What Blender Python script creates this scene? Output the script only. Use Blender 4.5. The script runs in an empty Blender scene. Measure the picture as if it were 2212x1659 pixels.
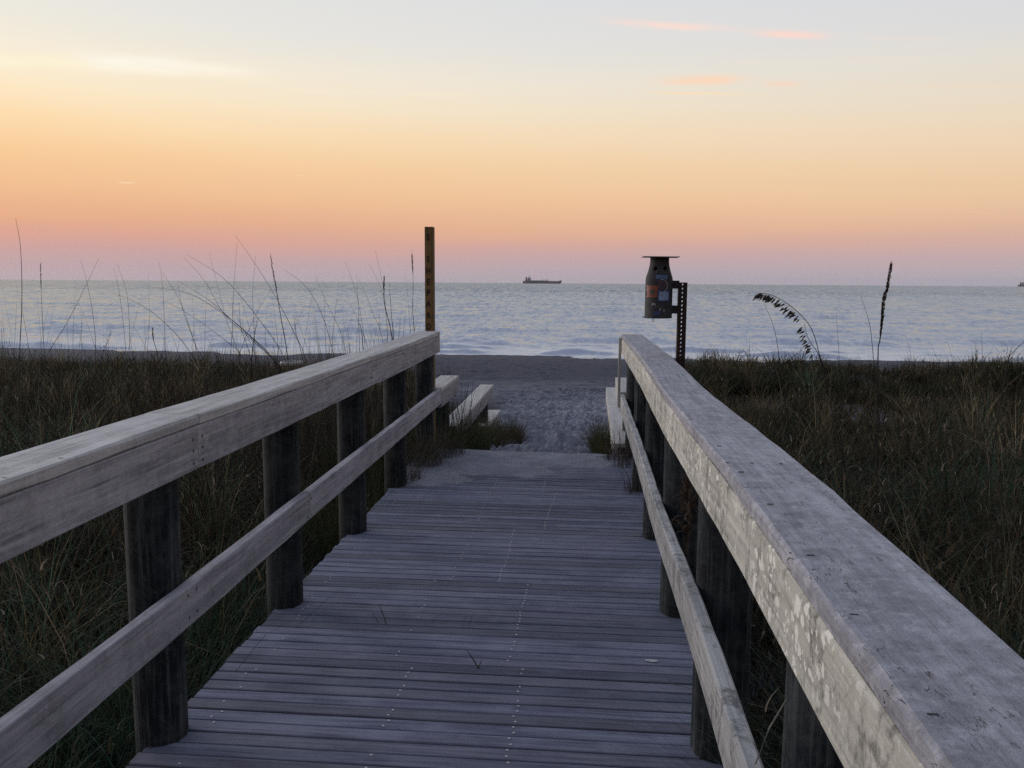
import bpy, bmesh, math, random
import numpy as np
from mathutils import Vector, Matrix

random.seed(7)
RNG = np.random.default_rng(11)
SC = bpy.context.scene
COL = SC.collection

# ------------------------------------------------------------------ camera
PITCH, YAW, ROLL, CAM_H = 0.12235, 0.08728, 0.0068, 1.6063
def cam_axes():
    cy, sy, cp, sp = math.cos(YAW), math.sin(YAW), math.cos(PITCH), math.sin(PITCH)
    f = Vector((-sy*cp, cy*cp, -sp)); r = Vector((cy, sy, 0)); u = r.cross(f)
    cr, sr = math.cos(ROLL), math.sin(ROLL)
    return cr*r+sr*u, -sr*r+cr*u, f
_r, _u, _f = cam_axes()
cd = bpy.data.cameras.new("camera"); cam = bpy.data.objects.new("camera", cd); COL.objects.link(cam)
m = Matrix((_r, _u, -_f)).transposed().to_4x4(); m.translation = (0, 0, CAM_H)
cam.matrix_world = m
cd.sensor_width = 36; cd.lens = 1780/2212*36; cd.clip_start = 0.05; cd.clip_end = 40000
SC.camera = cam

# ------------------------------------------------------------------ light and exposure
SC.view_settings.view_transform = 'Standard'; SC.view_settings.look = 'None'
SC.view_settings.gamma = 1; SC.view_settings.use_curve_mapping = False
SC.view_settings.exposure = 0.0
SC.cycles.use_denoising = False        # the photograph is grainy in its shadows too
SUN_AZ, SUN_EL = -62.0, 4.0        # where the pre-sunrise glow is, degrees from +Y towards +X
sd = bpy.data.lights.new("sun", 'SUN'); sun = bpy.data.objects.new("sun", sd); COL.objects.link(sun)
sd.energy = 1.5; sd.angle = math.radians(28); sd.color = (1.0, 0.94, 0.89)
_a, _e = math.radians(SUN_AZ), math.radians(SUN_EL+6)
sun.rotation_euler = (-Vector((math.sin(_a)*math.cos(_e), math.cos(_a)*math.cos(_e), math.sin(_e)))).to_track_quat('-Z', 'Y').to_euler()

def lin(c):
    o = []
    for v in c[:3]:
        v /= 255.0
        o.append(v/12.92 if v <= 0.04045 else ((v+0.055)/1.055)**2.4)
    return (*o, 1.0)

class NT:
    """small helper to wire nodes"""
    def __init__(s, tree): s.t = tree; s.n = tree.nodes; s.l = tree.links
    def new(s, typ, **kw):
        n = s.n.new(typ)
        for k, v in kw.items():
            if k == 'inp':
                for a, b in v.items():
                    if hasattr(b, 'links') or isinstance(b, bpy.types.NodeSocket): s.l.new(b, n.inputs[a])
                    else: n.inputs[a].default_value = b
            else: setattr(n, k, v)
        return n
    def math(s, op, a, b=None, c=None, clamp=False):
        n = s.n.new('ShaderNodeMath'); n.operation = op; n.use_clamp = clamp
        for i, v in enumerate((a, b, c)):
            if v is None: continue
            if isinstance(v, bpy.types.NodeSocket): s.l.new(v, n.inputs[i])
            else: n.inputs[i].default_value = v
        return n.outputs[0]
    def mix(s, fac, a, b, blend='MIX'):
        n = s.n.new('ShaderNodeMix'); n.data_type = 'RGBA'; n.blend_type = blend
        for i, v in ((0, fac), (6, a), (7, b)):
            if isinstance(v, bpy.types.NodeSocket): s.l.new(v, n.inputs[i])
            else: n.inputs[i].default_value = v
        return n.outputs[2]
    def ramp(s, fac, stops, interp='LINEAR'):
        n = s.n.new('ShaderNodeValToRGB'); n.color_ramp.interpolation = interp
        e = n.color_ramp.elements
        while len(e) < len(stops): e.new(0.5)
        for k, (p, c) in enumerate(stops):
            e[k].position = p; e[k].color = c if len(c) == 4 else (*c, 1)
        s.l.new(fac, n.inputs[0]); return n.outputs[0]
    def noise(s, vec, scale, detail=4, rough=0.55, dist=0.0, out=0):
        n = s.n.new('ShaderNodeTexNoise'); n.inputs['Scale'].default_value = scale
        n.inputs['Detail'].default_value = detail; n.inputs['Roughness'].default_value = rough
        n.inputs['Distortion'].default_value = dist
        s.l.new(vec, n.inputs['Vector']); return n.outputs[out]
    def mapr(s, v, a, b, c=0.0, d=1.0, smooth=False):
        n = s.n.new('ShaderNodeMapRange'); n.clamp = True
        if smooth: n.interpolation_type = 'SMOOTHSTEP'
        s.l.new(v, n.inputs[0])
        for i, x in enumerate((a, b, c, d)): n.inputs[i+1].default_value = x
        return n.outputs[0]
    def scale(s, vec, sc, loc=(0, 0, 0), rot=(0, 0, 0)):
        n = s.n.new('ShaderNodeMapping'); n.inputs['Scale'].default_value = sc
        n.inputs['Location'].default_value = loc; n.inputs['Rotation'].default_value = rot
        s.l.new(vec, n.inputs['Vector']); return n.outputs[0]

# ------------------------------------------------------------------ sky (world)
world = bpy.data.worlds.new("World"); SC.world = world; world.use_nodes = True
T = NT(world.node_tree); T.n.clear()
tc = T.new('ShaderNodeTexCoord').outputs['Generated']
sep = T.new('ShaderNodeSeparateXYZ', inp={0: tc})
DX, DY, DZ = sep.outputs
az = T.math('ARCTAN2', DX, DY)                                   # 0 along the walkway, + to the right
wob = T.noise(T.scale(tc, (2.0, 2.0, 26.0)), 1.0, 3, 0.5)
zz = T.math('ADD', DZ, T.math('MULTIPLY', T.math('SUBTRACT', wob, 0.5), 0.020))
zz = T.math('MAXIMUM', zz, 0.0)
LEFT = [(0, (184,166,174)), (.018, (190,163,168)), (.031, (202,161,160)), (.046, (217,162,148)), (.062, (230,170,137)), (.092, (240,186,141)), (.130, (250,204,152)),
        (.165, (255,221,173)), (.195, (255,234,198)), (.225, (250,238,216)), (.265, (237,234,224)), (.33, (226,227,227)), (.45, (209,214,226)), (.68, (186,195,216)), (1, (166,178,206))]
RIGHT = [(0, (172,168,180)), (.016, (183,171,178)), (.031, (195,171,174)), (.046, (211,174,164)), (.062, (225,184,158)), (.092, (236,199,163)), (.130, (238,210,176)),
         (.165, (237,217,191)), (.195, (232,220,203)), (.225, (227,222,212)), (.265, (219,219,221)), (.33, (214,217,224)), (.45, (205,212,226)), (.68, (186,195,216)), (1, (166,178,206))]
rl = T.ramp(zz, [(p, lin(c)) for p, c in LEFT]); rr = T.ramp(zz, [(p, lin(c)) for p, c in RIGHT])
azf = T.mapr(az, math.radians(-40), math.radians(28))
base = T.mix(azf, rl, rr)
def streak(b, az0, z0, half_az, half_z, tilt, col, strength, seed):
    """a thin high cloud or contrail, placed by azimuth (deg) and height in the sky"""
    a = T.math('SUBTRACT', az, math.radians(az0))
    z = T.math('SUBTRACT', T.math('SUBTRACT', DZ, z0), T.math('MULTIPLY', a, tilt))
    nn = T.noise(T.scale(tc, (14, 14, 120), loc=(seed, seed, seed)), 1.0, 5, 0.6)
    z = T.math('ADD', z, T.math('MULTIPLY', T.math('SUBTRACT', nn, 0.5), half_z*1.6))
    u = T.math('DIVIDE', a, math.radians(half_az)); v = T.math('DIVIDE', z, half_z)
    d = T.math('ADD', T.math('POWER', T.math('ABSOLUTE', u), 3.0), T.math('POWER', T.math('ABSOLUTE', v), 2.0))
    g = T.math('EXPONENT', T.math('MULTIPLY', d, -1.0))
    g = T.math('MULTIPLY', g, T.mapr(nn, 0.32, 0.58, 0.45, 1.0))
    return T.mix(T.math('MULTIPLY', g, strength), b, lin(col))
base = streak(base, 5.1, .2808, 3.8, .0036, -.094, (255,222,208), .95, 1)
base = streak(base, 12.8, .2650, 2.1, .0034, -.115, (255,218,204), .95, 2)
base = streak(base, 19.0, .2522, 2.6, .0014, -.13, (236,222,216), .6, 3)
base = streak(base, 7.2, .2252, 2.6, .0050, -.003, (255,216,184), .95, 4)
base = streak(base, 12.4, .2171, 1.2, .0030, -.10, (250,214,192), .8, 5)
base = streak(base, 7.2, .2116, 2.9, .0016, -.052, (253,226,184), .9, 6)
base = streak(base, 22.0, .2020, 4.5, .0014, -.095, (244,220,196), .45, 7)
base = streak(base, -28.6, .2240, 3.2, .0075, .030, (255,251,238), .95, 8)
base = streak(base, -25.0, .2255, 3.2, .0060, .010, (255,246,228), .8, 28)
base = streak(base, -29.0, .2170, 8.0, .0040, .02, (255,243,218), .45, 31)
base = streak(base, -14.0, .2120, 7.0, .0030, .01, (252,238,216), .35, 32)
base = streak(base, 15.0, .2360, 6.0, .0030, -.05, (240,226,212), .4, 33)
base = streak(base, -33.2, .2165, 1.6, .0060, .06, (255,246,212), .85, 9)
base = streak(base, -36.0, .2120, 1.4, .0060, -.05, (255,247,218), .85, 10)
base = streak(base, -29.66, .1036, .42, .0007, .02, (255,228,190), 1.0, 11)
base = streak(base, -19.3, .1196, .24, .0006, .01, (252,216,164), .9, 12)
base = streak(base, 11.4, .1316, .75, .0005, -.05, (248,218,180), .6, 13)
base = streak(base, 23.6, .0769, 1.3, .0006, -.18, (240,196,166), .5, 14)
# the sky behind the camera is darker than the dawn side
glow = T.math('COSINE', T.math('SUBTRACT', az, math.radians(-38)))
fall = T.mapr(glow, -1.0, 0.42, 0.40, 1.0, smooth=True)
fall = T.mix(T.mapr(DZ, .5, 1.0), fall, (0.82, 0.82, 0.82, 1))
base = T.mix(1.0, base, fall, 'MULTIPLY')
bg1 = T.new('ShaderNodeBackground', inp={0: base, 1: 1.05})
sky = T.new('ShaderNodeTexSky', sky_type='NISHITA', sun_disc=False)
sky.sun_elevation = math.radians(SUN_EL); sky.sun_rotation = math.radians(SUN_AZ)
bg2 = T.new('ShaderNodeBackground', inp={0: sky.outputs[0], 1: 0.05})
add = T.new('ShaderNodeMixShader', inp={0: 0.06, 1: bg1.outputs[0], 2: bg2.outputs[0]})
T.new('ShaderNodeOutputWorld', inp={0: add.outputs[0]})

# ------------------------------------------------------------------ object helpers
def tag(o, label=None, cat=None, group=None, kind=None):
    if label: o['label'] = label
    if cat: o['category'] = cat
    if group: o['group'] = group
    if kind: o['kind'] = kind
    return o
def empty(name, loc=(0, 0, 0), **kw):
    o = bpy.data.objects.new(name, None); o.location = loc; o.empty_display_size = 0.1
    COL.objects.link(o); return tag(o, **kw)
def link(name, me, mat=None, parent=None, smooth=False):
    if mat is not None:
        me.materials.clear(); me.materials.append(mat)
    if smooth: me.shade_smooth()
    o = bpy.data.objects.new(name, me); COL.objects.link(o)
    if parent is not None: o.parent = parent
    return o
def mesh_from(verts, faces, name='mesh'):
    me = bpy.data.meshes.new(name); me.from_pydata([tuple(map(float, v)) for v in verts], [], faces); me.update(); return me
class MB:
    """collects primitives into one mesh"""
    def __init__(s): s.v = []; s.f = []
    def box(s, c, d, ch=0.0, rz=0.0):
        cx, cy, cz = c; x, y, z = d[0]/2, d[1]/2, d[2]/2; k = len(s.v)
        P = [(-x,-y,-z),(x,-y,-z),(x,y,-z),(-x,y,-z),(-x,-y,z),(x,-y,z),(x,y,z),(-x,y,z)]
        cr, sr = math.cos(rz), math.sin(rz)
        s.v += [(cx+a*cr-b*sr, cy+a*sr+b*cr, cz+e) for a, b, e in P]
        s.f += [tuple(k+i for i in q) for q in ((3,2,1,0),(4,5,6,7),(0,1,5,4),(1,2,6,5),(2,3,7,6),(3,0,4,7))]
        return s
    def lathe(s, c, prof, n=20, cap=True):
        k = len(s.v)
        for r, z in prof:
            for i in range(n):
                a = 2*math.pi*i/n; s.v.append((c[0]+r*math.cos(a), c[1]+r*math.sin(a), c[2]+z))
        for j in range(len(prof)-1):
            for i in range(n):
                a, b = k+j*n+i, k+j*n+(i+1) % n; s.f.append((a, b, b+n, a+n))
        if cap:
            s.f.append(tuple(k+i for i in reversed(range(n)))); s.f.append(tuple(k+(len(prof)-1)*n+i for i in range(n)))
        return s
    def tube(s, pts, rad, n=6):
        pts = [Vector(p) for p in pts]; k = len(s.v); m_ = len(pts)
        for i, p in enumerate(pts):
            d = (pts[min(i+1, m_-1)]-pts[max(i-1, 0)]).normalized()
            a = d.cross(Vector((0, 0, 1)) if abs(d.z) < .95 else Vector((1, 0, 0))).normalized(); b = d.cross(a)
            r = rad[i] if hasattr(rad, '__len__') else rad
            for j in range(n):
                t = 2*math.pi*j/n; s.v.append(tuple(p+a*(r*math.cos(t))+b*(r*math.sin(t))))
        for i in range(m_-1):
            for j in range(n):
                a, b = k+i*n+j, k+i*n+(j+1) % n; s.f.append((a, b, b+n, a+n))
        s.f.append(tuple(k+j for j in reversed(range(n)))); s.f.append(tuple(k+(m_-1)*n+j for j in range(n)))
        return s
    def mesh(s, name='mesh'): return mesh_from(s.v, s.f, name)
    def build(s, name, mat, parent=None, smooth=False): return link(name, s.mesh(name), mat, parent, smooth)

# ------------------------------------------------------------------ materials
def new_mat(name):
    m_ = bpy.data.materials.new(name); m_.use_nodes = True
    t = NT(m_.node_tree); t.n.clear()
    out = t.new('ShaderNodeOutputMaterial'); return m_, t, out
def plain(name, col, rough=.7, metal=0.0, var=.25, scale=20, bump=.0):
    m_, t, out = new_mat(name)
    tc_ = t.new('ShaderNodeTexCoord').outputs['Object']
    n = t.noise(tc_, scale, 5, .6)
    c = t.mix(t.mapr(n, .3, .7), (*[v*(1-var) for v in col], 1), (*[min(1, v*(1+var)) for v in col], 1))
    b = t.new('ShaderNodeBsdfPrincipled', inp={'Base Color': c, 'Roughness': rough, 'Metallic': metal})
    if bump:
        bp = t.new('ShaderNodeBump', inp={'Height': n, 'Strength': bump, 'Distance': .01}); t.l.new(bp.outputs[0], b.inputs['Normal'])
    t.l.new(b.outputs[0], out.inputs[0]); return m_

def wood(name, dark, mid, light, axis='Y', grain=1.0, lichen=0.0, swirl=0.0, algae=0.0, rnd=.3, bump=.5, cracks=0.0, warm=None, mottle=.0):
    """weathered board; the grain runs along axis"""
    m_, t, out = new_mat(name)
    tc_ = t.new('ShaderNodeTexCoord').outputs['Object']
    oi = t.new('ShaderNodeObjectInfo').outputs['Random']
    off = t.new('ShaderNodeCombineXYZ', inp={0: t.math('MULTIPLY', oi, 17.0), 1: t.math('MULTIPLY', oi, 31.0), 2: t.math('MULTIPLY', oi, 11.0)})
    P = t.new('ShaderNodeVectorMath', operation='ADD', inp={0: tc_, 1: off.outputs[0]}).outputs[0]
    k = {'X': (1.6, 42, 42), 'Y': (42, 1.6, 42), 'Z': (42, 42, 1.6)}[axis]
    kk = {'X': (.5, 8, 8), 'Y': (8, .5, 8), 'Z': (8, 8, .5)}[axis]
    fine = t.noise(t.scale(P, k), 1.6*grain, 7, .62, .35)
    wide = t.noise(t.scale(P, kk), 1.0*grain, 4, .55, 1.2+swirl)
    blot = t.noise(P, 5.5, 4, .6)
    speck = t.noise(P, 220, 3, .7)
    c = t.ramp(t.mapr(fine, .28, .74), [(0, (*dark, 1)), (.45, (*mid, 1)), (1, (*light, 1))])
    c = t.mix(t.math('MULTIPLY', t.mapr(wide, .42, .66, smooth=True), .45), c, (*dark, 1))
    c = t.mix(t.math('MULTIPLY', t.mapr(blot, .46, .68), .40), c, (*light, 1))
    if mottle:
        mo = t.noise(P, 30, 6, .72, .4); c = t.mix(t.mapr(mo, .50, .66, 0, mottle), c, (*[min(1, v*1.2) for v in light], 1))
        c = t.mix(t.mapr(mo, .46, .34, 0, mottle), c, (*dark, 1))
    if swirl:                                         # flat-sawn figure with knots
        vo = t.new('ShaderNodeTexVoronoi', feature='F1', inp={'Scale': 2.1, 'Vector': t.scale(P, {'Y': (1, .9, 2.2), 'X': (.9, 1, 2.2), 'Z': (1, 1, .9)}[axis])}).outputs['Distance']
        vo = t.math('ADD', vo, t.math('MULTIPLY', t.noise(P, 3.0, 3, .6), .35))
        rings = t.math('SINE', t.math('MULTIPLY', vo, 52.0))
        ring = t.math('MULTIPLY', t.mapr(rings, .1, 1.0), t.mapr(vo, .5, .22, .15, .6))
        c = t.mix(t.math('MULTIPLY', ring, .60), c, (*dark, 1))
        c = t.mix(t.mapr(vo, .20, .15, 0, .75), c, (*[v*.5 for v in dark], 1))
    hv = t.new('ShaderNodeHueSaturation', inp={'Color': c, 'Value': t.mapr(oi, 0, 1, 1-rnd, 1+rnd)})
    c = hv.outputs[0]
    if warm is not None:
        wn = t.new('ShaderNodeTexWhiteNoise', noise_dimensions='1D', inp={'W': oi}).outputs[0]
        c = t.mix(t.mapr(wn, .45, 1.0, 0, .8), c, (*warm, 1), 'MIX') if False else t.mix(t.math('MULTIPLY', t.mapr(wn, .5, 1.0), .35), c, (*warm, 1))
    c = t.mix(t.mapr(speck, .55, .75, 0, .35), c, (*dark, 1))
    if algae:
        st = t.noise(t.scale(P, {'Y': (6, 6.0, 3.0), 'X': (6, 6, 3), 'Z': (9, 9, 1.2)}[axis]), 1.6, 7, .72, .6)
        st2 = t.noise(P, 42, 6, .75)
        st = t.math('ADD', t.math('MULTIPLY', st, .62), t.math('MULTIPLY', st2, .38))
        c = t.mix(t.mapr(st, .50, .60, 0, algae), c, (.070, .066, .066, 1))
    if lichen:
        ln = t.noise(P, 2.3, 4, .6)
        dist = t.new('ShaderNodeVectorMath', operation='ADD', inp={0: P, 1: t.new('ShaderNodeVectorMath', operation='SCALE', inp={0: t.noise(P, 26, 3, .6, out=1), 'Scale': .05}).outputs[0]}).outputs[0]
        for sc_, th in ((26, .30), (52, .28), (13, .20)):
            v = t.new('ShaderNodeTexVoronoi', feature='F1', inp={'Scale': sc_, 'Vector': dist})
            cellr = t.new('ShaderNodeSeparateColor', inp={0: v.outputs['Color']}).outputs[0]
            spot = t.math('MULTIPLY', t.mapr(v.outputs['Distance'], th+.04, th-.04), t.mapr(cellr, .45, .50))
            spot = t.math('MULTIPLY', spot, t.mapr(ln, .34, .50))
            c = t.mix(t.math('MULTIPLY', spot, lichen), c, (.74, .73, .68, 1))
    h = t.math('ADD', t.math('MULTIPLY', fine, .8), t.math('MULTIPLY', speck, .35))
    if cracks:
        cr = t.noise(t.scale(P, {'Y': (34, 7, 34), 'X': (7, 34, 34), 'Z': (34, 34, 7)}[axis], rot=(0, 0, .25)), 1.3, 3, .6, .5)
        cr = t.mapr(t.math('ABSOLUTE', t.math('SUBTRACT', cr, .5)), .0, .012, 1, 0)
        crm = t.math('MULTIPLY', t.mapr(t.noise(P, 7, 2, .5), .46, .60), t.mapr(t.noise(P, 38, 3, .6), .52, .60))
        cr = t.math('MULTIPLY', cr, crm)
        c = t.mix(t.math('MULTIPLY', cr, cracks), c, (.05, .045, .045, 1)); h = t.math('SUBTRACT', h, t.math('MULTIPLY', cr, .6))
    b = t.new('ShaderNodeBsdfPrincipled', inp={'Base Color': c, 'Roughness': .82, 'Specular IOR Level': .25})
    bp = t.new('ShaderNodeBump', inp={'Height': h, 'Strength': bump, 'Distance': .004}); t.l.new(bp.outputs[0], b.inputs['Normal'])
    t.l.new(b.outputs[0], out.inputs[0]); return m_

M = {}
M['deck'] = wood('weathered_deck_wood', (.052,.056,.090), (.124,.134,.190), (.210,.224,.292), 'X', rnd=.30, warm=(.135,.120,.140), bump=.6)
M['cap_left'] = wood('grey_cap_wood', (.22,.21,.215), (.45,.44,.44), (.62,.605,.595), 'Y', rnd=.06, bump=.7, algae=.16, mottle=.2)
M['face_left'] = wood('grey_rail_wood', (.12,.112,.13), (.33,.315,.345), (.48,.46,.49), 'Y', rnd=.10, swirl=1.0, bump=.7, algae=.18, mottle=.25)
M['low_left'] = wood('grey_low_rail_wood', (.14,.138,.168), (.31,.305,.345), (.44,.435,.475), 'Y', rnd=.10, swirl=.25, algae=.25, bump=.4)
M['cap_right'] = wood('weathered_cap_wood', (.175,.177,.21), (.295,.298,.34), (.43,.435,.48), 'Y', rnd=.05, cracks=1.0, algae=.34, bump=1.0, mottle=.5)
M['face_right'] = wood('lichened_rail_wood', (.25,.24,.22), (.50,.49,.445), (.66,.65,.61), 'Y', rnd=.06, lichen=.95, algae=.75, bump=.5)
M['low_right'] = wood('mossy_low_rail_wood', (.19,.19,.20), (.40,.405,.41), (.55,.555,.55), 'Y', rnd=.08, algae=.75, bump=.8)
M['pale'] = wood('pale_step_rail_wood', (.30,.29,.29), (.44,.43,.42), (.55,.54,.53), 'Y', rnd=.05, bump=.4)
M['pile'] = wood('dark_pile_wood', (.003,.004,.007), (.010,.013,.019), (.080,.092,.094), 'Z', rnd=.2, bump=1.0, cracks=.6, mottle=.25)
M['nail'] = plain('galvanised_nail', (.55,.55,.56), .45, .3, .1)
M['nail_dark'] = plain('rusted_nail', (.03,.028,.03), .8, 0, .2)
M['black'] = plain('painted_void_black', (.008,.008,.009), .9)

# ------------------------------------------------------------------ terrain
WATER_Z = -3.0
def path_z(y): return np.interp(y, [-6, 7.4, 8.0, 9, 11, 13, 16, 20, 30, 42, 52, 62, 90], [-.95, -.75, -.42, -.40, -.62, -.85, -1.1, -1.42, -2.1, -2.62, -3.0, -3.45, -5.0])
def hashn(x, y, s):
    return np.sin(x*1.7*s+1.3*np.sin(y*1.1*s+s))*np.cos(y*1.9*s-0.7*np.sin(x*1.3*s+2*s))
def ground_z(x, y):
    x = np.asarray(x, float); y = np.asarray(y, float)
    zp = path_z(y)
    left = np.interp(y, [-6, 1, 5, 9, 13, 18, 22, 27, 34], [-.75, -.72, -.55, -.46, -.40, -.52, -1.05, -1.85, -2.35])
    right = np.interp(y, [-6, 0, 5, 9, 13, 16, 19, 21.5, 26, 34], [-.6, -.50, -.42, -.55, -.78, -.78, -.50, -.60, -1.75, -2.35])
    z_d = np.where(x < -.5, left, right) + .10*hashn(x, y, .55) + .05*hashn(x, y, 1.4)
    z_d = np.minimum(z_d, np.interp(y, [0, 26, 34], [9, 9, -2.35])) if False else z_d
    far = np.clip((y-30)/6, 0, 1); z_d = z_d*(1-far)+zp*far
    d = np.abs(x+.52); hw = np.where(x < -.52, np.interp(y, [7.6, 10, 14, 20], [.95, 1.2, 1.7, 2.9]), np.interp(y, [7.6, 10, 20], [.95, 1.05, 1.7]))
    tt = np.clip((d-hw)/np.interp(y, [8, 20], [.8, 1.3]), 0, 1); tt = tt*tt*(3-2*tt)
    tt = np.where(y < 7.5, np.clip((d-1.3)/.7, 0, 1), tt)
    z = zp*(1-tt)+z_d*tt
    return z + .012*hashn(x, y, 3.1)
xs = np.concatenate([-np.geomspace(900, 16, 30), np.arange(-15.6, -2.2, .22), np.arange(-2.2, 1.3, .035), np.arange(1.3, 15, .22), np.geomspace(15.3, 900, 30)])
ys = np.concatenate([[-60, -30, -15, -8], np.arange(-5, 7.4, .2), np.arange(7.4, 17, .03), np.arange(17, 30, .09), np.arange(30, 50, .25), np.arange(50, 56, .12), np.arange(57, 75, 3.0), [100]])
GX, GY = np.meshgrid(xs, ys)
GZ = ground_z(GX, GY)
fr = np.random.default_rng(5)
def stamp(cx, cy, a, b, rot, depth):
    """one footprint: a hollow with a raised rim"""
    j0, j1 = np.searchsorted(ys, cy-3*a), np.searchsorted(ys, cy+3*a)
    i0, i1 = np.searchsorted(xs, cx-3*a), np.searchsorted(xs, cx+3*a)
    if j1 <= j0 or i1 <= i0: return
    X = GX[j0:j1, i0:i1]-cx; Y = GY[j0:j1, i0:i1]-cy
    u = (X*math.cos(rot)+Y*math.sin(rot))/b; v = (-X*math.sin(rot)+Y*math.cos(rot))/a
    r = np.sqrt(u*u+v*v)
    GZ[j0:j1, i0:i1] += -depth*np.exp(-(r**3)) + depth*.55*np.exp(-((r-1.45)/.38)**2)
for _ in range(1500):
    cy = 7.9+fr.random()**1.3*20; hw = np.interp(cy, [8, 12, 25], [.85, 1.1, 3.0])
    cx = -.5+np.clip(fr.normal(0, .55), -1, 1)*hw
    stamp(cx, cy, fr.uniform(.10, .17), fr.uniform(.06, .10), fr.normal(0, .7), fr.uniform(.03, .065))
for _ in range(500):
    stamp(fr.uniform(-14, 14), fr.uniform(23, 48), .3, .22, fr.normal(0, .6), fr.uniform(.02, .045))
ny, nx = GX.shape
co = np.stack([GX, GY, GZ], -1).reshape(-1, 3).astype(np.float32)
idx = np.arange(ny*nx).reshape(ny, nx)
qf = np.stack([idx[:-1, :-1], idx[:-1, 1:], idx[1:, 1:], idx[1:, :-1]], -1).reshape(-1, 4)
def np_mesh(name, co, faces, cols=None):
    me = bpy.data.meshes.new(name); k = faces.shape[1]
    me.vertices.add(len(co)); me.vertices.foreach_set('co', co.astype(np.float32).ravel())
    me.loops.add(faces.size); me.loops.foreach_set('vertex_index', faces.astype(np.int32).ravel())
    me.polygons.add(len(faces)); me.polygons.foreach_set('loop_start', np.arange(0, faces.size, k, dtype=np.int32))
    me.polygons.foreach_set('loop_total', np.full(len(faces), k, np.int32))
    if cols is not None:
        a = me.color_attributes.new('Col', 'FLOAT_COLOR', 'POINT')
        a.data.foreach_set('color', np.concatenate([cols, np.ones((len(cols), 1))], 1).astype(np.float32).ravel())
    me.update(calc_edges=True); return me
m_, t, out = new_mat('beach_sand_material')
geo = t.new('ShaderNodeNewGeometry').outputs['Position']
sx, sy, sz = t.new('ShaderNodeSeparateXYZ', inp={0: geo}).outputs
n1 = t.noise(geo, 3.0, 6, .6); n2 = t.noise(geo, 300, 4, .7); n3 = t.noise(t.scale(geo, (.25, 1.2, 1)), .8, 4, .6); n4 = t.noise(geo, 26, 5, .65)
c = t.mix(t.mapr(n1, .3, .7), (.190,.198,.245,1), (.32,.328,.385,1))
c = t.mix(t.mapr(n2, .52, .72, 0, .55), c, (.07,.068,.08,1))
c = t.mix(t.mapr(n4, .50, .66, 0, .35), c, (.10,.098,.12,1))
c = t.mix(t.mapr(n3, .45, .62, 0, .35), c, (.12,.117,.145,1))
wet = t.mapr(t.math('ADD', sy, t.math('MULTIPLY', t.math('SUBTRACT', n3, .5), 14)), 18, 34)
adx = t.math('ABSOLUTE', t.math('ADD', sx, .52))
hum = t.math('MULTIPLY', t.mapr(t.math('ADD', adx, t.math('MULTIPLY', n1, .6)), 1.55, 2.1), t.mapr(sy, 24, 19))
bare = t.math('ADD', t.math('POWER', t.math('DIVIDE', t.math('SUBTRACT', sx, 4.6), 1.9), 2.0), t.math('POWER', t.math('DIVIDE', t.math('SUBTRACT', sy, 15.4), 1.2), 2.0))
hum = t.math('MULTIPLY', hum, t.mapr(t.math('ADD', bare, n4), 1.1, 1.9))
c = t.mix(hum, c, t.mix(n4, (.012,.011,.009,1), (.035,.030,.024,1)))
c = t.mix(wet, c, t.mix(t.mapr(n1, .3, .7), (.044,.050,.072,1), (.070,.077,.106,1)))
rug = t.mapr(sy, 40, 50, .95, .75)
b = t.new('ShaderNodeBsdfPrincipled', inp={'Base Color': c, 'Roughness': rug, 'Specular IOR Level': .2})
hh = t.math('ADD', t.math('MULTIPLY', n4, 1.0), t.math('MULTIPLY', t.noise(t.scale(geo, (1, 2.2, 1)), 7, 5, .6), 2.2))
bp = t.new('ShaderNodeBump', inp={'Height': hh, 'Strength': .8, 'Distance': .03}); t.l.new(bp.outputs[0], b.inputs['Normal'])
t.l.new(b.outputs[0], out.inputs[0]); M['sand'] = m_
g = link('beach_sand', np_mesh('beach_sand', co, qf), M['sand'], smooth=True); g['kind'] = 'structure'
g['label'] = 'grey-blue beach sand trodden with footprints, falling from the walkway to the water'

# ------------------------------------------------------------------ sea
NA, NR = 420, 760
aa = np.radians(np.concatenate([np.linspace(-80, -42, 30)[:-1], np.linspace(-42, 33, NA-58), np.linspace(33, 80, 31)[1:]]))
rr_ = np.concatenate([np.linspace(43, 62, 150)[:-1], np.geomspace(62, 14000, NR-149)])
RR, AA = np.meshgrid(rr_, aa, indexing='ij')
SX, SY = RR*np.sin(AA), RR*np.cos(AA)
step = np.gradient(rr_)[:, None]
wr = np.random.default_rng(3)
Z = np.zeros_like(SX)
for lam in np.geomspace(.9, 34, 90):
    ang = wr.normal(0, .42); amp = .0095*lam**.80*wr.uniform(.5, 1.3)*min(1, (3.2/lam)**.9)
    if lam > 14: ang *= .35
    kx, ky = 2*math.pi/lam*math.sin(ang), 2*math.pi/lam*math.cos(ang)
    att = np.clip((lam/step-2.5)/3, 0, 1)*np.clip((lam/(RR*.0032)-1.5)/3, 0, 1)
    ph = kx*SX+ky*SY+wr.uniform(0, 6.28)
    grp = .65+.6*np.sin(SX*wr.uniform(.5, 2)*.9/lam+wr.uniform(0, 6))*np.cos(SY*.35/lam+wr.uniform(0, 6))
    Z += amp*att*grp*(np.sin(ph)+.25*np.sin(2*ph+.6))
near = np.clip((SY-50)/16, .12, 1); Z *= near
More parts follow.
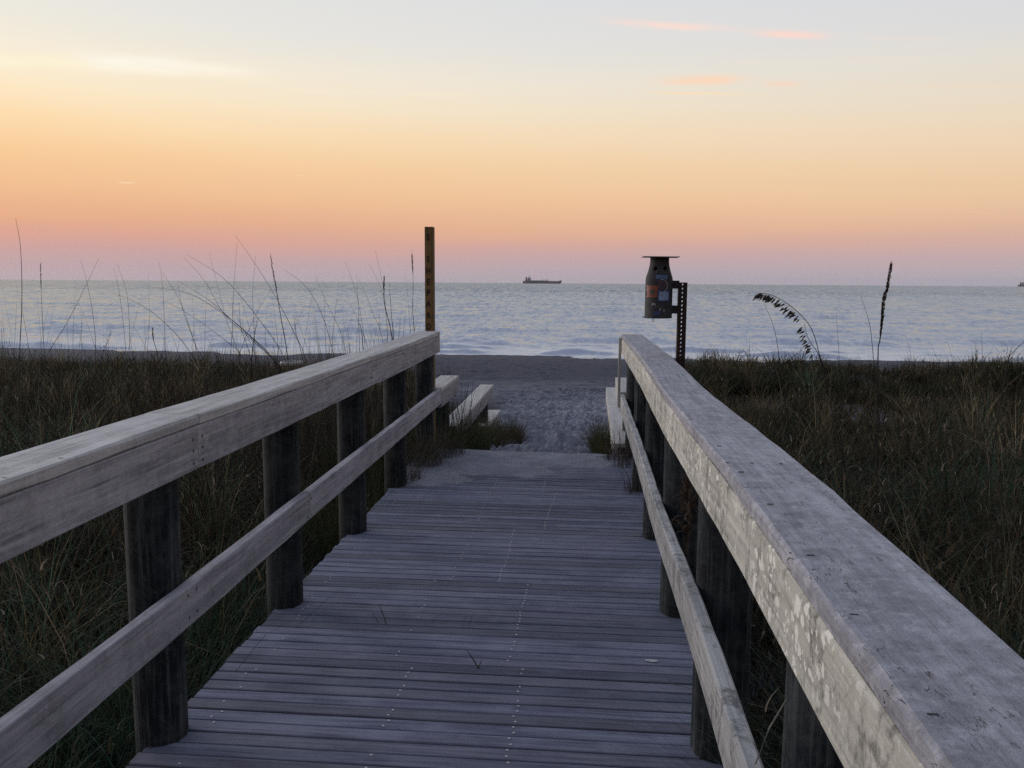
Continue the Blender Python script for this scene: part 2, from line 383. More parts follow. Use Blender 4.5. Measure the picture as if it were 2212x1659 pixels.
def ridge(x0, x1, yc, h, w=1.1, slant=0.0):
    """a low breaking wave, steep towards the beach"""
    global Z
    xm, L = (x0+x1)/2, (x1-x0)/2
    s = np.clip(1-np.abs((SX-xm)/L)**2.5, 0, 1)**.7
    yy = SY-yc-slant*(SX-xm)-.35*np.sin(SX*.35+yc)
    f = np.where(yy < 0, np.exp(-(yy/(w*.45))**2), np.exp(-(yy/(w*1.7))**2))
    Z += h*s*f*(.85+.15*np.sin(SX*1.9+yc))
ridge(-3.0, 2.2, 53.4, .38); ridge(2.4, 5, 53.2, .20); ridge(9.5, 17, 53.2, .42); ridge(26.5, 44, 54.4, .42); ridge(-44, -30, 53.2, .42); ridge(-27, -20, 56.0, .34, 1.1); ridge(-12, -6, 53.6, .26)
ridge(-13, -5.5, 62.5, .48, 1.6); ridge(-12, -6.0, 57.2, .38, 1.2); ridge(2.5, 12, 57.5, .35, 1.3); ridge(-2, 9, 66, .38, 1.6); ridge(14, 25, 66, .48, 1.8); ridge(28, 42, 68, .45, 1.8)
ridge(-12, 0, 78, .32, 1.6, .03); ridge(14, 28, 84, .30, 1.8); ridge(-52, -36, 74, .30, 1.5); ridge(-5, 5, 97, .3, 2.0); ridge(45, 60, 100, .35, 2.0); ridge(-44, -30, 104, .35, 2.0); ridge(24, 36, 128, .35, 2.2)
rq = np.random.default_rng(77)
for _ in range(46):
    yc = rq.uniform(58, 175); xm = rq.uniform(-.75, .55)*yc; L_ = rq.uniform(1.5, 5.5)*(yc/75)
    ridge(xm-L_, xm+L_, yc, rq.uniform(.22, .42), rq.uniform(.4, .8)*(yc/80), rq.normal(0, .05))
runup = .13*np.sin(SX*.22)+.08*np.sin(SX*.61+1)+.04*np.sin(SX*1.7+2)
Z += np.clip((56-SY)/6, 0, 1)*runup*.6
ZZ = WATER_Z+Z
co = np.stack([SX, SY, ZZ], -1).reshape(-1, 3)
ny, nx = SX.shape; idx = np.arange(ny*nx).reshape(ny, nx)
qf = np.stack([idx[:-1, :-1], idx[1:, :-1], idx[1:, 1:], idx[:-1, 1:]], -1).reshape(-1, 4)[:, ::-1]
me = np_mesh('sea', co, qf)
m_, t, out = new_mat('sea_water')
geo = t.new('ShaderNodeNewGeometry').outputs['Position']
sx, sy, sz = t.new('ShaderNodeSeparateXYZ', inp={0: geo}).outputs
def facets(scl, lo):
    n = t.noise(t.scale(geo, scl), 1.0, 4, .62, .3, out=1)
    return t.new('ShaderNodeVectorMath', operation='SUBTRACT', inp={0: n, 1: (.5, .5, .5)}).outputs[0]
f1 = facets((2.6, 1.1, 1), 0); f2 = facets((1.0, .28, 1), 1); f3 = facets((.32, .05, 1), 2)
def vsc(v, s_):
    n = t.new('ShaderNodeVectorMath', operation='SCALE', inp={0: v, 'Scale': s_}); return n.outputs[0]
def vadd(a, b): return t.new('ShaderNodeVectorMath', operation='ADD', inp={0: a, 1: b}).outputs[0]
tot = vadd(vadd(vsc(f1, t.mapr(sy, 60, 250, 1.15, .5)), vsc(f2, t.mapr(sy, 60, 160, .45, .95))), vsc(f3, t.mapr(sy, 150, 600, .0, .9)))
flat = t.new('ShaderNodeVectorMath', operation='MULTIPLY', inp={0: tot, 1: (.45, 1.0, 0)}).outputs[0]
nrm = t.new('ShaderNodeNewGeometry').outputs['Normal']
# wave faces lean towards the beach
bias = t.new('ShaderNodeCombineXYZ', inp={0: 0.0, 1: t.mapr(sy, 60, 500, -.13, -.20), 2: 0.0}).outputs[0]
tilt = vadd(flat, bias)
# facets leaning away from the beach are hidden behind the ones in front of them
tx, ty, tz = t.new('ShaderNodeSeparateXYZ', inp={0: tilt}).outputs
tilt = t.new('ShaderNodeCombineXYZ', inp={0: tx, 1: t.math('MINIMUM', ty, t.mapr(sy, 60, 300, -.07, -.11)), 2: 0.0}).outputs[0]
nv = t.new('ShaderNodeVectorMath', operation='NORMALIZE', inp={0: vadd(nrm, tilt)}).outputs[0]
gl = t.new('ShaderNodeBsdfGlossy', inp={'Color': (.93,.955,1.0,1), 'Roughness': .05, 'Normal': nv})
body = t.new('ShaderNodeBsdfDiffuse', inp={'Color': t.mix(t.mapr(sy, 300, 55, 0, 1), (.055,.085,.125,1), (.12,.14,.20,1)), 'Normal': nv})
fre = t.new('ShaderNodeFresnel', inp={'IOR': t.mapr(sy, 55, 420, 5.5, 1.6), 'Normal': nv}).outputs[0]
mx = t.new('ShaderNodeMixShader', inp={0: t.math('MULTIPLY', fre, 1.0, clamp=True), 1: body.outputs[0], 2: gl.outputs[0]})
# foam near the shore
fn = t.noise(t.scale(geo, (.35, 1.1, 1)), 1.3, 7, .68, .8)
fb = t.math('MULTIPLY', t.mapr(sy, 49.5, 52.5, 0, 1), t.mapr(sy, 57, 72, 1, 0))
fny = t.new('ShaderNodeSeparateXYZ', inp={0: nrm}).outputs[1]
fb = t.math('MULTIPLY', fb, t.mapr(fny, -.22, -.08, 0, 1))
fm = t.math('MULTIPLY', t.mapr(t.math('ADD', fn, t.math('MULTIPLY', fb, .18)), .54, .68), fb)
foam = t.new('ShaderNodeBsdfDiffuse', inp={'Color': (.80,.80,.80,1)})
mx2 = t.new('ShaderNodeMixShader', inp={0: t.math('MULTIPLY', fm, .8), 1: mx.outputs[0], 2: foam.outputs[0]})
t.l.new(mx2.outputs[0], out.inputs[0]); M['water'] = m_
s_ = link('sea', me, m_, smooth=True); s_['kind'] = 'structure'; s_['label'] = 'choppy pale blue sea running out to the horizon'

# ------------------------------------------------------------------ boardwalk
PITCHB = .0755
walk = empty('boardwalk', (0, 0, 0), label='wooden boardwalk of narrow grey-purple cross boards, drifted with sand at its far end', cat='boardwalk')
variants = []
for vi in range(6):
    r_ = random.Random(vi); n = 9; x0, x1 = -1.0+r_.uniform(-.004, .004), 1.0+r_.uniform(-.006, .01); w = .0338
    V = []; F = []
    for i in range(n):
        x = x0+(x1-x0)*i/(n-1); dy = r_.uniform(-.0004, .0004); dz = r_.uniform(-.0006, .0004)
        for (yy, z) in ((-w, -.036), (w, -.036), (w, -.003), (w-.003, 0), (-w+.003, 0), (-w, -.003)):
            V.append((x, yy+dy, z+dz))
    for i in range(n-1):
        for j in range(6):
            a, b_ = i*6+j, i*6+(j+1) % 6; F.append((a, a+6, b_+6, b_))
    F.append(tuple(range(6))); F.append(tuple(reversed(range((n-1)*6, n*6))))
    variants.append(mesh_from(V, F, 'deck_board')); variants[-1].materials.append(M['deck'])
board_y = []
nb = 0; y = -.60
while y < 7.62:
    o = bpy.data.objects.new('deck_board', random.choice(variants)); COL.objects.link(o); o.parent = walk
    o.location = (-.494+random.uniform(-.003, .003), y, random.uniform(-.0015, .0015))
    o.rotation_euler = (random.uniform(-.006, .006), random.uniform(-.0005, .0005), random.uniform(-.0007, .0007))
    o.scale = (1, random.uniform(.975, 1.03), 1)
    board_y.append(y); y += PITCHB+random.uniform(-.0012, .0012)
for sxx in (-1.36, -.78, -.30, .36):
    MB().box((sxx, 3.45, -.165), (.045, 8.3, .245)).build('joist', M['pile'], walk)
MB().box((-.494, 7.69, -.07), (2.0, .035, .14)).build('end_board', M['deck'], walk)
nm = MB()
def nail(x, y, z, r=.0048):
    k = len(nm.v)
    for i in range(7):
        a = i*2*math.pi/7; nm.v.append((x+r*math.cos(a), y+r*math.sin(a), z))
    nm.v.append((x, y, z+.0015))
    for i in range(7): nm.f.append((k+i, k+(i+1) % 7, k+7))
jr = -.335; jl = -.78
for i, by in enumerate(board_y):
    if by > 6.9: continue
    if i % 13 == 0: jr = random.choice((-.36, -.30, -.44, -.20, -.24)); jl = random.choice((-.80, -.75, -.70, -.78))
    jr += random.uniform(-.012, .008) if by < 3.3 else random.uniform(-.004, .006)
    for dy in (-.019, .019):
        if random.random() < .88: nail(jr+random.uniform(-.006, .006), by+dy, .0022)
        if random.random() < .45: nail(jl+random.uniform(-.008, .008), by+dy, .0022)
        if random.random() < .35: nail(-1.345+random.uniform(-.02, .02), by+dy, .0022)
o = nm.build('nail_heads', M['nail'], walk); o['kind'] = 'stuff'

# sand drifted over the far left of the deck
gx = np.arange(-1.52, .40, .022); gy = np.arange(5.7, 7.72, .022); X, Y = np.meshgrid(gx, gy)
f = (Y-6.35)/1.0 - (X+1.35)*.66 + .22*hashn(X, Y, 2.2)+.12*hashn(X, Y, 6.0)+.05*hashn(X, Y, 17.0)
cover = np.clip(f, -1, 1.1)
H = np.where(cover > 0, .0042+.020*np.clip(cover, 0, 1)+.004*hashn(X, Y, 9)*np.clip(cover*2, 0, 1), -.03*np.clip(-cover*6, 0, 1)+.0042)
H = np.where(Y > 7.68, -.02, H)
co = np.stack([X, Y, H], -1).reshape(-1, 3); ny, nx = X.shape; idx = np.arange(ny*nx).reshape(ny, nx)
qf = np.stack([idx[:-1, :-1], idx[:-1, 1:], idx[1:, 1:], idx[1:, :-1]], -1).reshape(-1, 4)
keep = (H.reshape(-1)[qf] > -.012).any(1)
s_ = link('sand_drift', np_mesh('sand_drift', co, qf[keep]), M['sand'], smooth=True); s_['kind'] = 'structure'
s_['label'] = 'blown sand lying over the far left boards of the walkway'

# ------------------------------------------------------------------ railings
def board(name, pts, sx_, width, height, mat, parent, wob=.0, ch=.006, seed=0):
    """a board through pts (x_inner, y, z_top); sx_ = +1 when its body lies towards +x"""
    r_ = random.Random(seed+int(pts[0][1]*100)); ysamp = []
    P = np.array(pts, float); L = P[-1, 1]-P[0, 1]; n = max(3, int(L/.16)+1)
    yy = np.linspace(P[0, 1], P[-1, 1], n)
    xi = np.interp(yy, P[:, 1], P[:, 0]); zi = np.interp(yy, P[:, 1], P[:, 2])
    if n > 5:                                                     # soften kinks
        for _ in range(4):
            xi[1:-1] = .25*xi[:-2]+.5*xi[1:-1]+.25*xi[2:]; zi[1:-1] = .25*zi[:-2]+.5*zi[1:-1]+.25*zi[2:]
    V = []; F = []
    for i in range(n):
        w_, c_ = width+r_.uniform(-wob, wob), ch*r_.uniform(.6, 1.5); dx = r_.uniform(-wob, wob)*.5; dz = r_.uniform(-wob, wob)*.3
        for (a, b_) in ((0, -height+c_), (c_, -height), (w_-c_, -height), (w_, -height+c_), (w_, -c_), (w_-c_, 0), (c_, 0), (0, -c_)):
            V.append((xi[i]+sx_*a+dx*(a < width/2), yy[i], zi[i]+b_+dz))
    for i in range(n-1):
        for j in range(8):
            a, b_ = i*8+j, i*8+(j+1) % 8; F.append((a, a+8, b_+8, b_) if sx_ > 0 else (a, b_, b_+8, a+8))
    e0 = tuple(range(8)); e1 = tuple(reversed(range((n-1)*8, n*8)))
    F += [e0, e1] if sx_ > 0 else [tuple(reversed(e0)), tuple(reversed(e1))]
    me = mesh_from(V, F, name); return link(name, me, mat, parent)
def pile(x, y, top, bot, parent, r=.1, seed=0):
    rr2 = random.Random(seed); n = 24; V = []; F = []
    zs = [bot, -.5, 0, .3, .6, .9, top-.004, top]; zs = [z for z in zs if bot <= z <= top] if top > .9 else [bot, (bot+top)/2, top-.004, top]
    offs = [1+rr2.uniform(-.018, .018) for _ in range(n)]
    for k, z in enumerate(zs):
        q = r*(1.0 if k < len(zs)-1 else .975)*(1+rr2.uniform(-.006, .006))
        for i in range(n):
            a = 2*math.pi*i/n; V.append((q*offs[i]*math.cos(a), q*offs[i]*math.sin(a), z))
    for k in range(len(zs)-1):
        for i in range(n):
            a, b_ = k*n+i, k*n+(i+1) % n; F.append((a, b_, b_+n, a+n))
    F.append(tuple(reversed(range(n)))); F.append(tuple(range((len(zs)-1)*n, len(zs)*n)))
    o = link('post', mesh_from(V, F, 'post'), M['pile'], parent); o.location = (x, y, 0)
    for p_ in o.data.polygons: p_.use_smooth = len(p_.vertices) == 4
    return o
def cut(pts, a, b):
    P = np.array(pts, float)
    ins = [tuple(q) for q in P if a < q[1] < b]
    g_ = lambda y_: (float(np.interp(y_, P[:, 1], P[:, 0])), y_, float(np.interp(y_, P[:, 1], P[:, 2])))
    return [g_(a)]+ins+[g_(b)]
G = .0022
LX, RX = -1.344, .349
left = empty('railing', (0, 0, 0), label='left railing with smooth grey cap board, running from the photo edge to the sign post', cat='railing')
Lc = [(LX, -.8, 1.138), (LX, 1.76, 1.138), (LX, 2.75, 1.141), (LX, 3.3, 1.137), (LX, 5.1, 1.139), (LX, 5.5, 1.132), (LX, 7.62, 1.150)]
for a, b in ((-.8, .30), (.30, 2.752), (2.752, 5.10), (5.10, 7.62)):
    board('cap_board', cut(Lc, a+G, b-G), -1, .197, .038, M['cap_left'], left, .0015, .006, 1)
Lf = [(x, y, z-.0395) for x, y, z in Lc]
for a, b in ((-.8, .28), (.28, 2.735), (2.735, 5.12), (5.12, 7.60)):
    board('face_board', cut(Lf, a+G*.5, b-G*.5), -1, .045, .152, M['face_left'], left, .0012, .003, 2)
Ll = [(LX, -.8, .557), (LX, 2.7, .556), (LX, 3.88, .570), (LX, 5.5, .582), (LX, 7.66, .603)]
for a, b in ((-.8, 1.44), (1.44, 3.885), (3.885, 6.3), (6.3, 7.66)):
    board('lower_rail', cut(Ll, a+G, b-G), -1, .045, .142, M['low_left'], left, .0015, .004, 3)
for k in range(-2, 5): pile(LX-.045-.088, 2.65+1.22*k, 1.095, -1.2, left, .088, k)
right = empty('railing', (0, 0, 0), label='right railing with broad cracked cap and pale lichen-spotted side, nearest the camera', cat='railing')
Rc = [(RX, -.8, 1.155), (RX, .78, 1.154), (RX, 1.2, 1.158), (RX, 1.65, 1.166), (RX, 2.13, 1.165), (RX, 2.77, 1.154), (RX, 3.55, 1.140), (RX, 4.2, 1.146), (RX, 5.0, 1.158), (RX, 6.4, 1.146), (RX, 7.92, 1.127)]
for a, b in ((-.8, .33), (.33, 2.77), (2.77, 5.06), (5.06, 7.92)):
    board('cap_board', cut(Rc, a+G, b-G), 1, .197, .038, M['cap_right'], right, .0015, .0065, 4)
Rf = [(x, y, z-.0395) for x, y, z in Rc]
for a, b in ((-.8, .31), (.31, 2.75), (2.75, 5.10), (5.10, 7.90)):
    board('face_board', cut(Rf, a+G*.5, b-G*.5), 1, .045, .145, M['face_right'], right, .002, .004, 5)
Rl = [(RX, -.8, .60), (RX, 1.73, .597), (RX, 2.5, .61), (RX, 3.9, .548), (RX, 5.1, .568), (RX, 7.9, .548)]
for a, b in ((-.8, .33), (.33, 2.73), (2.73, 5.12), (5.12, 7.90)):
    board('lower_rail', cut(Rl, a+G, b-G), 1, .045, .142, M['low_right'], right, .002, .006, 6)
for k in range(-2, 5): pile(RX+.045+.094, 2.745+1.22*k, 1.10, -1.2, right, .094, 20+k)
MB().box((RX-.014, 7.80, .77), (.024, .060, .66)).build('end_trim', M['pale'], right)
# nail marks on boards
nm = MB()
def slot(c, d): nm.box(c, d)
for (x, y) in ((-1.37, 2.02), (-1.355, 2.36), (-1.365, 1.80), (-1.42, 2.70), (-1.50, 2.70), (-1.48, 3.5), (-1.39, 3.9)): slot((x, y, 1.1405), (.010, .004, .0022))
o = nm.build('nail_heads', M['nail'], left); o['kind'] = 'stuff'
nm = MB()
for zb in (1.06, 1.02, .975): 
    for yb in (2.70, 2.77): slot((LX, yb, zb), (.003, .007, .010))
for zb in (.53, .45):
    for yb in (2.62, 2.68, 3.86, 3.91): slot((LX, yb, zb), (.003, .006, .010))
slot((LX, 5.12, 1.0), (.003, .012, .012))
o = nm.build('rusty_nail_heads', M['nail_dark'], left); o['kind'] = 'stuff'
nm = MB()
for y in (.86, 1.12, 1.36, 1.66, 1.95, 2.28): slot((RX+.028+random.uniform(-.004, .006), y, float(np.interp(y, [q[1] for q in Rc], [q[2] for q in Rc]))+.0005), (.012, .003, .0016))
for x in (.36, .42, .49): slot((x, 2.05-.0*x, 1.1665), (.009, .003, .0016))
o = nm.build('rusty_nail_heads', M['nail_dark'], right); o['kind'] = 'stuff'

# stepped lower railings beyond the deck end
def step_rail(side, label, x, runs):
    root = empty('step_rail', (0, 0, 0), label=label, cat='railing')
    for (y0, y1, x0, x1, z0, z1, w) in runs:
        sx_ = -1 if side == 'l' else 1
        board('cap_board', [(x0, y0, z0), (x1, y1, z1)], sx_, w, .038, M['pale'], root, .001, .003, 9)
        board('face_board', [(x0, y0, z0-.0395), (x1, y1, z1-.0395)], sx_, .045, .145, M['low_left'] if side == 'l' else M['pale'], root, .001, .003, 9)
    return root
sl = step_rail('l', 'pale low railing stepping down to the beach, half buried in grass on the left', LX, [
    (7.68, 8.76, LX, LX, .604, .607, .197), (8.62, 12.15, LX, LX, .078, .092, .197), (11.6, 13.25, LX, LX, -.44, -.46, .197)])
for y, tp in ((8.45, .56), (9.60, .035), (10.85, .04), (11.95, .045), (13.0, -.50)): pile(LX-.145, y, tp, -1.7, sl, .09, int(y*7))
sr = step_rail('r', 'pale low railing stepping down to the beach beside the right railing end', RX, [
    (7.94, 9.10, RX, RX, .566, .577, .197), (8.0, 12.4, .302, .338, .05, .05, .197)])
for y, tp in ((8.75, .52), (9.35, .005), (10.55, .005), (11.9, .005)): pile(RX+.16, y, tp, -1.7, sr, .09, int(y*9))

# ------------------------------------------------------------------ sign post with stencilled letters
M['signwood'] = wood('ochre_sign_wood', (.085,.052,.028), (.17,.105,.050), (.26,.165,.07), 'Z', rnd=0, bump=.6)
M['letter'] = plain('black_stencil_paint', (.008,.007,.008), .7, 0, .3)
sp = empty('sign_post', (-1.460, 7.73, -1.3), label='tall ochre wooden sign post reading S SHEPARD behind the left railing end', cat='sign post')
me = MB().box((0, 0, 1.709), (.080, .086, 3.418)).mesh('post_body'); bm = bmesh.new(); bm.from_mesh(me)
bmesh.ops.bevel(bm, geom=list(bm.edges), offset=.003, segments=1, affect='EDGES'); bm.to_mesh(me); bm.free()
link('post_body', me, M['signwood'], sp)
dg = None
def text_mesh(ch, size, ext=.001):
    cu = bpy.data.curves.new('letter', 'FONT'); cu.body = ch; cu.size = size; cu.align_x = 'CENTER'; cu.align_y = 'CENTER'
    cu.extrude = ext; cu.offset = size*.028; cu.resolution_u = 3
    o = bpy.data.objects.new('tmp', cu); COL.objects.link(o)
    me = bpy.data.meshes.new_from_object(o.evaluated_get(bpy.context.evaluated_depsgraph_get()))
    bpy.data.objects.remove(o); bpy.data.curves.remove(cu); me.name = 'letter'; return me
for ch, z in zip('SSHEPARD', (2.019, 1.818, 1.709, 1.606, 1.504, 1.402, 1.293, 1.188)):
    o = link('letter', text_mesh(ch, .078), M['letter'], sp)
    o.location = (-.006, -.0445, z+1.3); o.rotation_euler = (math.pi/2, 0, 0); o.scale = (.80, 1.0, 1)

# ------------------------------------------------------------------ perforated steel post
M['rust'] = plain('rusty_painted_steel', (.020,.011,.010), .75, .2, .5, 60, .3)
M['can'] = None
PX, PY = .603, 5.235
pp = empty('perforated_post', (PX, PY, -.9), label='brown rusty square steel post full of round holes outside the right railing', cat='post')
W2 = .0265; cell = .0254*1.02
def plate(ysign):
    V = []; F = []; n = int(1.45/cell); z0 = 2.515
    def ring(zc):
        k = len(V); q = []
        for i in range(8):
            a = math.pi/8+i*math.pi/4
            V.append((.0074*math.cos(a), ysign*W2, zc+.0074*math.sin(a)))
        for (x, z) in ((W2, .0), (W2, cell/2), (-W2, cell/2), (-W2, 0), (-W2, -cell/2), (W2, -cell/2)): V.append((x, ysign*W2, zc+z))
        R_ = [8, 9, 10, 11, 12, 13]
        F.extend([(k+8, k+9, k+1, k+0), (k+9, k+10, k+2, k+1), (k+10, k+11, k+3, k+2), (k+11, k+4, k+3), (k+11, k+12, k+5, k+4), (k+12, k+13, k+6, k+5), (k+13, k+8, k+7, k+6), (k+8, k+0, k+7)])
    for i in range(n): ring(z0-cell*(i+.5))
    k = len(V); zb = z0-cell*n
    V.extend([(-W2, ysign*W2, zb), (W2, ysign*W2, zb), (W2, ysign*W2, -.3), (-W2, ysign*W2, -.3)]); F.append((k, k+1, k+2, k+3))
    return mesh_from(V, F, 'face')
for s2 in (-1, 1): link('front_face' if s2 < 0 else 'back_face', plate(s2), M['rust'], pp)
MB().box((W2-.0012, 0, 1.107), (.0024, 2*W2-.001, 2.814)).build('side_face', M['rust'], pp)
MB().box((-W2+.0012, 0, 1.107), (.0024, 2*W2-.001, 2.814)).build('side_face', M['rust'], pp)

# ------------------------------------------------------------------ stickered can on the post
m_, t, out = new_mat('scuffed_can_metal')
tc_ = t.new('ShaderNodeTexCoord').outputs['Object']
a_ = t.noise(tc_, 24, 6, .65); b2 = t.noise(t.scale(tc_, (1, 1, .25)), 60, 5, .7)
c = t.mix(t.mapr(a_, .35, .65), (.012,.012,.016,1), (.036,.034,.038,1)); c = t.mix(t.mapr(b2, .55, .75, 0, .6), c, (.030,.020,.020,1))
b = t.new('ShaderNodeBsdfPrincipled', inp={'Base Color': c, 'Roughness': .8, 'Metallic': .0}); t.l.new(b.outputs[0], out.inputs[0]); M['can'] = m_
CX, CY, CZ = .4575, 5.235, 1.394; CR = .085
can = empty('bait_line_can', (CX, CY, CZ), label='bottle-shaped grey metal can covered in stickers, bracketed to the perforated post', cat='can')
prof = [(.0, 0), (CR+.002, 0), (CR, .004), (CR-.001, .23), (CR-.003, .25), (CR-.010, .272), (CR-.018, .298), (CR-.024, .325), (.0585, .345), (.058, .374), (0, .374)]
prof = [(max(r, .0005), z) for r, z in prof]
me = MB().lathe((0, 0, 0), prof, 40).mesh('body'); o_body = link('body', me, M['can'], can, True)
# the two round openings are cut through the shell
cutters = []
for ang in (-116, -62):
    a = math.radians(ang); cm = MB().lathe((0, 0, 0), [(.0125, -.03), (.0125, .04)], 16).mesh('cut')
    co_ = bpy.data.objects.new('cut', cm); COL.objects.link(co_)
    co_.matrix_world = Matrix.Translation((CX+math.cos(a)*.066, CY+math.sin(a)*.066, CZ+.303)) @ Vector((math.cos(a), math.sin(a), 0)).to_track_quat('Z', 'Y').to_matrix().to_4x4()
    cutters.append(co_); md = o_body.modifiers.new('hole', 'BOOLEAN'); md.operation = 'DIFFERENCE'; md.object = co_; md.solver = 'EXACT'
bpy.context.view_layer.update()
me2 = bpy.data.meshes.new_from_object(o_body.evaluated_get(bpy.context.evaluated_depsgraph_get()))
o_body.modifiers.clear(); o_body.data = me2
for c_ in cutters: bpy.data.objects.remove(c_)
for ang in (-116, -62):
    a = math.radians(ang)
    o = MB().lathe((0, 0, 0), [(.0118, 0), (.0118, .002)], 16).build('opening_shade_disc', M['black'], can)  # black disc in each opening, its colour standing in for the shade inside
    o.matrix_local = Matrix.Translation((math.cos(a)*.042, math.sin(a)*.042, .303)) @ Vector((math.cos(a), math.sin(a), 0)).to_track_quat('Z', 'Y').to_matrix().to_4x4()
MB().box((0, 0, .3765), (.222, .20, .004)).build('lid_plate', plain('pale_lid_metal', (.42,.36,.33), .5, .2, .1), can).rotation_euler = (0, .006, 0)
MB().tube([(CR*.95*math.cos(t_), CR*.95*math.sin(t_), .002) for t_ in np.linspace(0, 6.28, 30)], .0035, 5).build('bottom_rim', M['rust'], can)
MB().tube([(-.035, -CR*.9, -.002), (-.042, -CR*.9, -.010), (-.040, -CR*.9, -.018), (-.034, -CR*.9, -.020), (-.028, -CR*.9, -.016), (-.029, -CR*.9, -.006), (-.035, -CR*.9, -.002)], .0018, 5).build('padlock_ring', M['rust'], can)
MB().box((-.090, -.02, .004), (.014, .012, .006)).build('latch', M['rust'], can)
for z in (.207, .053): MB().box((.1035, 0, z), (.041, .030, .050)).box((.080, 0, z), (.012, .05, .052)).build('bracket', M['can'], can)
def sticker(x0, x1, z0, z1, col, ragged=.0, dr=.0008, shape=None):
    mt = plain('sticker_print', col, .55, 0, .35, 90); V = []; F = []; n, k2 = 9, 7; r_ = random.Random(int((x0+z0)*9999))
    for j in range(k2):
        for i in range(n):
            u, v = i/(n-1), j/(k2-1)
            x = x0+(x1-x0)*u; z = z0+(z1-z0)*v
            if i in (0, n-1): x += r_.uniform(-ragged, ragged)
            if j in (0, k2-1): z += r_.uniform(-ragged, ragged)
            R_ = CR+dr
            if z > .235: R_ = float(np.interp(z, [p_[1] for p_ in prof[3:9]], [p_[0] for p_ in prof[3:9]]))+dr+.0008
            V.append((x, -math.sqrt(max(R_*R_-x*x, 1e-6)), z))
    for j in range(k2-1):
        for i in range(n-1): a = j*n+i; F.append((a, a+1, a+n+1, a+n))
    return link('sticker', mesh_from(V, F, 'sticker'), mt, can)
sticker(-.014, .060, .104, .172, (.030,.055,.16), .001, .0008)
sticker(-.007, .053, .110, .163, (.20,.27,.42), .003, .0016)
sticker(-.078, -.016, .128, .202, (.19,.045,.02), .004, .0008)
sticker(-.060, -.034, .146, .178, (.05,.04,.035), .003, .0016)
sticker(-.028, .044, .240, .266, (.055,.10,.20), .002, .0008)
sticker(-.036, .010, .018, .046, (.020,.035,.13), .005, .0008)
sticker(.022, .034, .040, .054, (.26,.26,.28), .001, .0016); sticker(.0245, .0315, .043, .051, (.07,.065,.07), 0, .0024)
sticker(-.002, .008, .046, .062, (.24,.25,.28), .002, .0016)
sticker(-.048, -.024, .078, .094, (.22,.22,.25), .004, .0008)
sticker(-.014, .050, .178, .234, (.045,.030,.045), .001, .0008)
pts = [(.052*math.cos(t_)*.62+.012, .199+.042*math.sin(t_)*.9) for t_ in np.linspace(1.9, -1.35, 14)]
MB().tube([(x, -math.sqrt((CR+.0018)**2-x*x), z) for x, z in pts], .0016, 4).build('sticker_arc', plain('white_sticker_line', (.36,.38,.44), .6), can)

# ------------------------------------------------------------------ litter barrel far down the beach
bz = float(ground_z(-7.3, 20.0))
br = empty('litter_barrel', (-7.3, 20.0, bz-.1), label='dark litter barrel with a white bag rim on the beach beyond the left dune', cat='barrel')
hb = -.40-(bz-.1)
MB().lathe((0, 0, 0), [(.27, 0), (.275, hb*.3), (.285, hb*.34), (.275, hb*.38), (.275, hb*.66), (.285, hb*.70), (.275, hb*.74), (.28, hb)], 28).build('drum', plain('dark_green_drum', (.018,.022,.018), .6, .1, .4, 9), br, True)
MB().lathe((0, 0, 0), [(.288, hb-.07), (.292, hb-.03), (.286, hb+.012), (.262, hb+.02), (.255, hb-.05)], 28, False).build('bag_rim', plain('white_bin_bag', (.55,.55,.56), .5, 0, .2, 12, .4), br, True)

